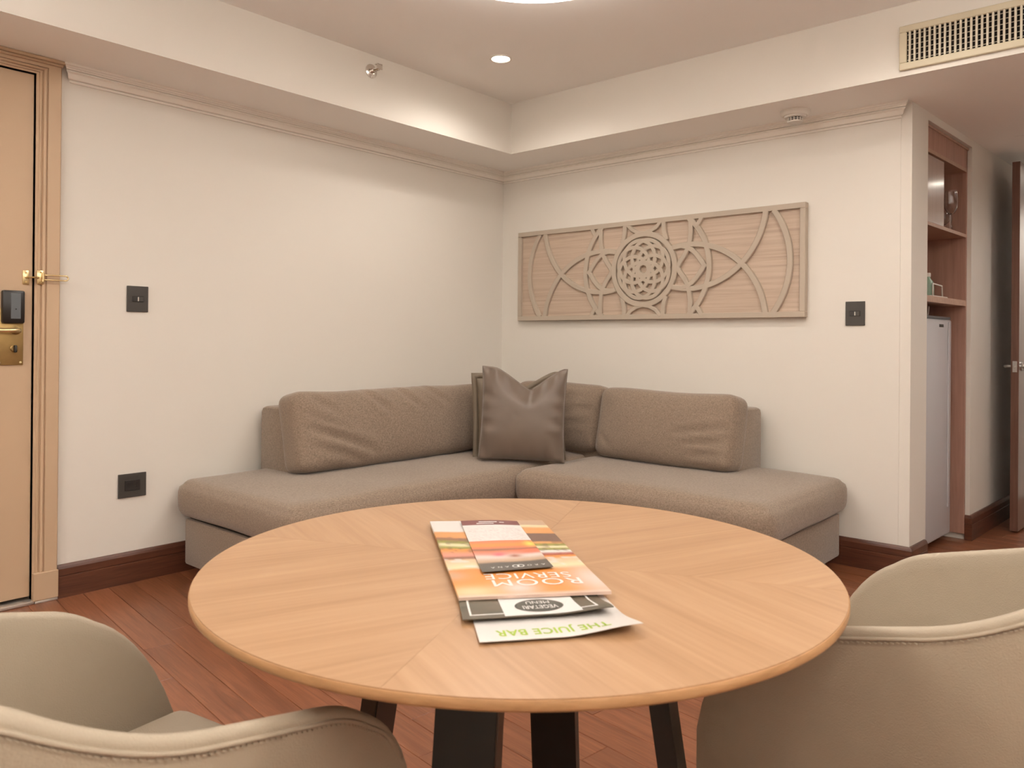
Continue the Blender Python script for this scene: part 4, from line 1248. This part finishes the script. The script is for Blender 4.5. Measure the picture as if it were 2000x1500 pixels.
bt = thing('water_bottle', c, 'small green bottle with white cap on the lower cabinet shelf', 'bottle')
lathe('bottle_body', [(0, 0), (0.030, 0), (0.031, 0.004), (0.031, 0.060), (0.026, 0.082), (0.014, 0.098), (0.0125, 0.110), (0, 0.110)], c, M['bottle'], bt, 24)
lathe('cap', [(0, 0.108), (0.0145, 0.108), (0.0145, 0.126), (0.012, 0.129), (0, 0.129)], c, M['whitepl'], bt, 20)
wc = thing('wire_caddy', qx((0.56, -0.055, 1.368)), 'small white wire caddy in front of the green bottle', 'caddy')
def wp(s, n, z): return qx((s, n, z))
for n in (-0.035, -0.118):
    tube('wire_frame', [wp(0.440, n, 1.372), wp(0.440, n, 1.436), wp(0.590, n, 1.430), wp(0.600, n, 1.372)], 0.0038, M['whitepl'], wc, 8)
    tube('base_wire', [wp(0.436, n, 1.371), wp(0.680, n, 1.371)], 0.0035, M['whitepl'], wc, 8)
for s in (0.440, 0.600, 0.675):
    tube('tie_wire', [wp(s, -0.035, 1.372), wp(s, -0.118, 1.372)], 0.003, M['whitepl'], wc, 8)
c = qx((0.570, -0.120, 1.272))
tb = lathe('tumbler', [(0, 0), (0.026, 0), (0.030, 0.05), (0.0285, 0.05), (0.0245, 0.005), (0, 0.005)], c, M['glass'], None, 24)
tag(tb, 'low clear tumbler on top of the mini fridge', 'glass')

# ------------------------------------------------------------------ dark interior door standing open
DS, DNn = 1.376, 0.117
d2_ = box('door_2', (DS, DNn, 0.012), (DS+0.80, DNn+0.041, 2.205), M['darkdoor'], None, bevel=0.0015, seg=1, xf=qx)
tag(d2_, 'dark brown veneered door standing open at the right edge', None, kind='structure')
box('lipping', (DS-0.0012, DNn+0.0005, 0.013), (DS+0.001, DNn+0.0405, 2.204), M['doorlip'], d2_, xf=qx)
lp = box('latch_plate', (DS-0.003, DNn+0.009, 0.955), (DS, DNn+0.032, 1.020), M['steel'], d2_, xf=qx)
box('latch_bolt', (DS-0.014, DNn+0.015, 0.980), (DS-0.002, DNn+0.027, 0.996), M['chrome'], lp, bevel=0.002, seg=1, xf=qx)
for sg, n0 in ((-1, DNn), (1, DNn+0.041)):
    nk = tube('lever_neck', [qx((DS+0.06, n0, 0.988)), qx((DS+0.06, n0+sg*0.045, 0.988))], 0.011, M['steel'], d2_, 14)
    lathe('rose', [(0, 0), (0.026, 0), (0.026, 0.006), (0.022, 0.008), (0, 0.008)], qx((DS+0.06, n0, 0.988)), M['steel'], nk, 24, EN*sg)
    tube('lever', [qx((DS+0.06, n0+sg*0.042, 0.988)), qx((DS+0.08, n0+sg*0.046, 0.988)), qx((DS+0.18, n0+sg*0.046, 0.988))], 0.0095, M['steel'], nk, 12)
# access panel in the passage ceiling
ap = boxes('trim_access_panel', [((2.90, 1.05, ZS-0.003), (3.5, 1.65, ZS-0.0002))], M['ceil'], None, bevel=0.001, seg=1); tag(ap, kind='structure')
# passage downlights, beyond the right edge of the picture
for x, y, k, lb in ((3.25, 2.15, 1.0, 'recessed downlight behind the open dark door, outside the view'), (3.75, 0.95, 0.5, 'recessed downlight opposite the niche cabinet, outside the view')):
    hl_ = downlight((x, y, ZS), lb)
    for ch in hl_.children:
        if ch.type == 'LIGHT': ch.data.energy = HALL_WATTS*k; ch.data.color = (1.0, 0.96, 0.92)
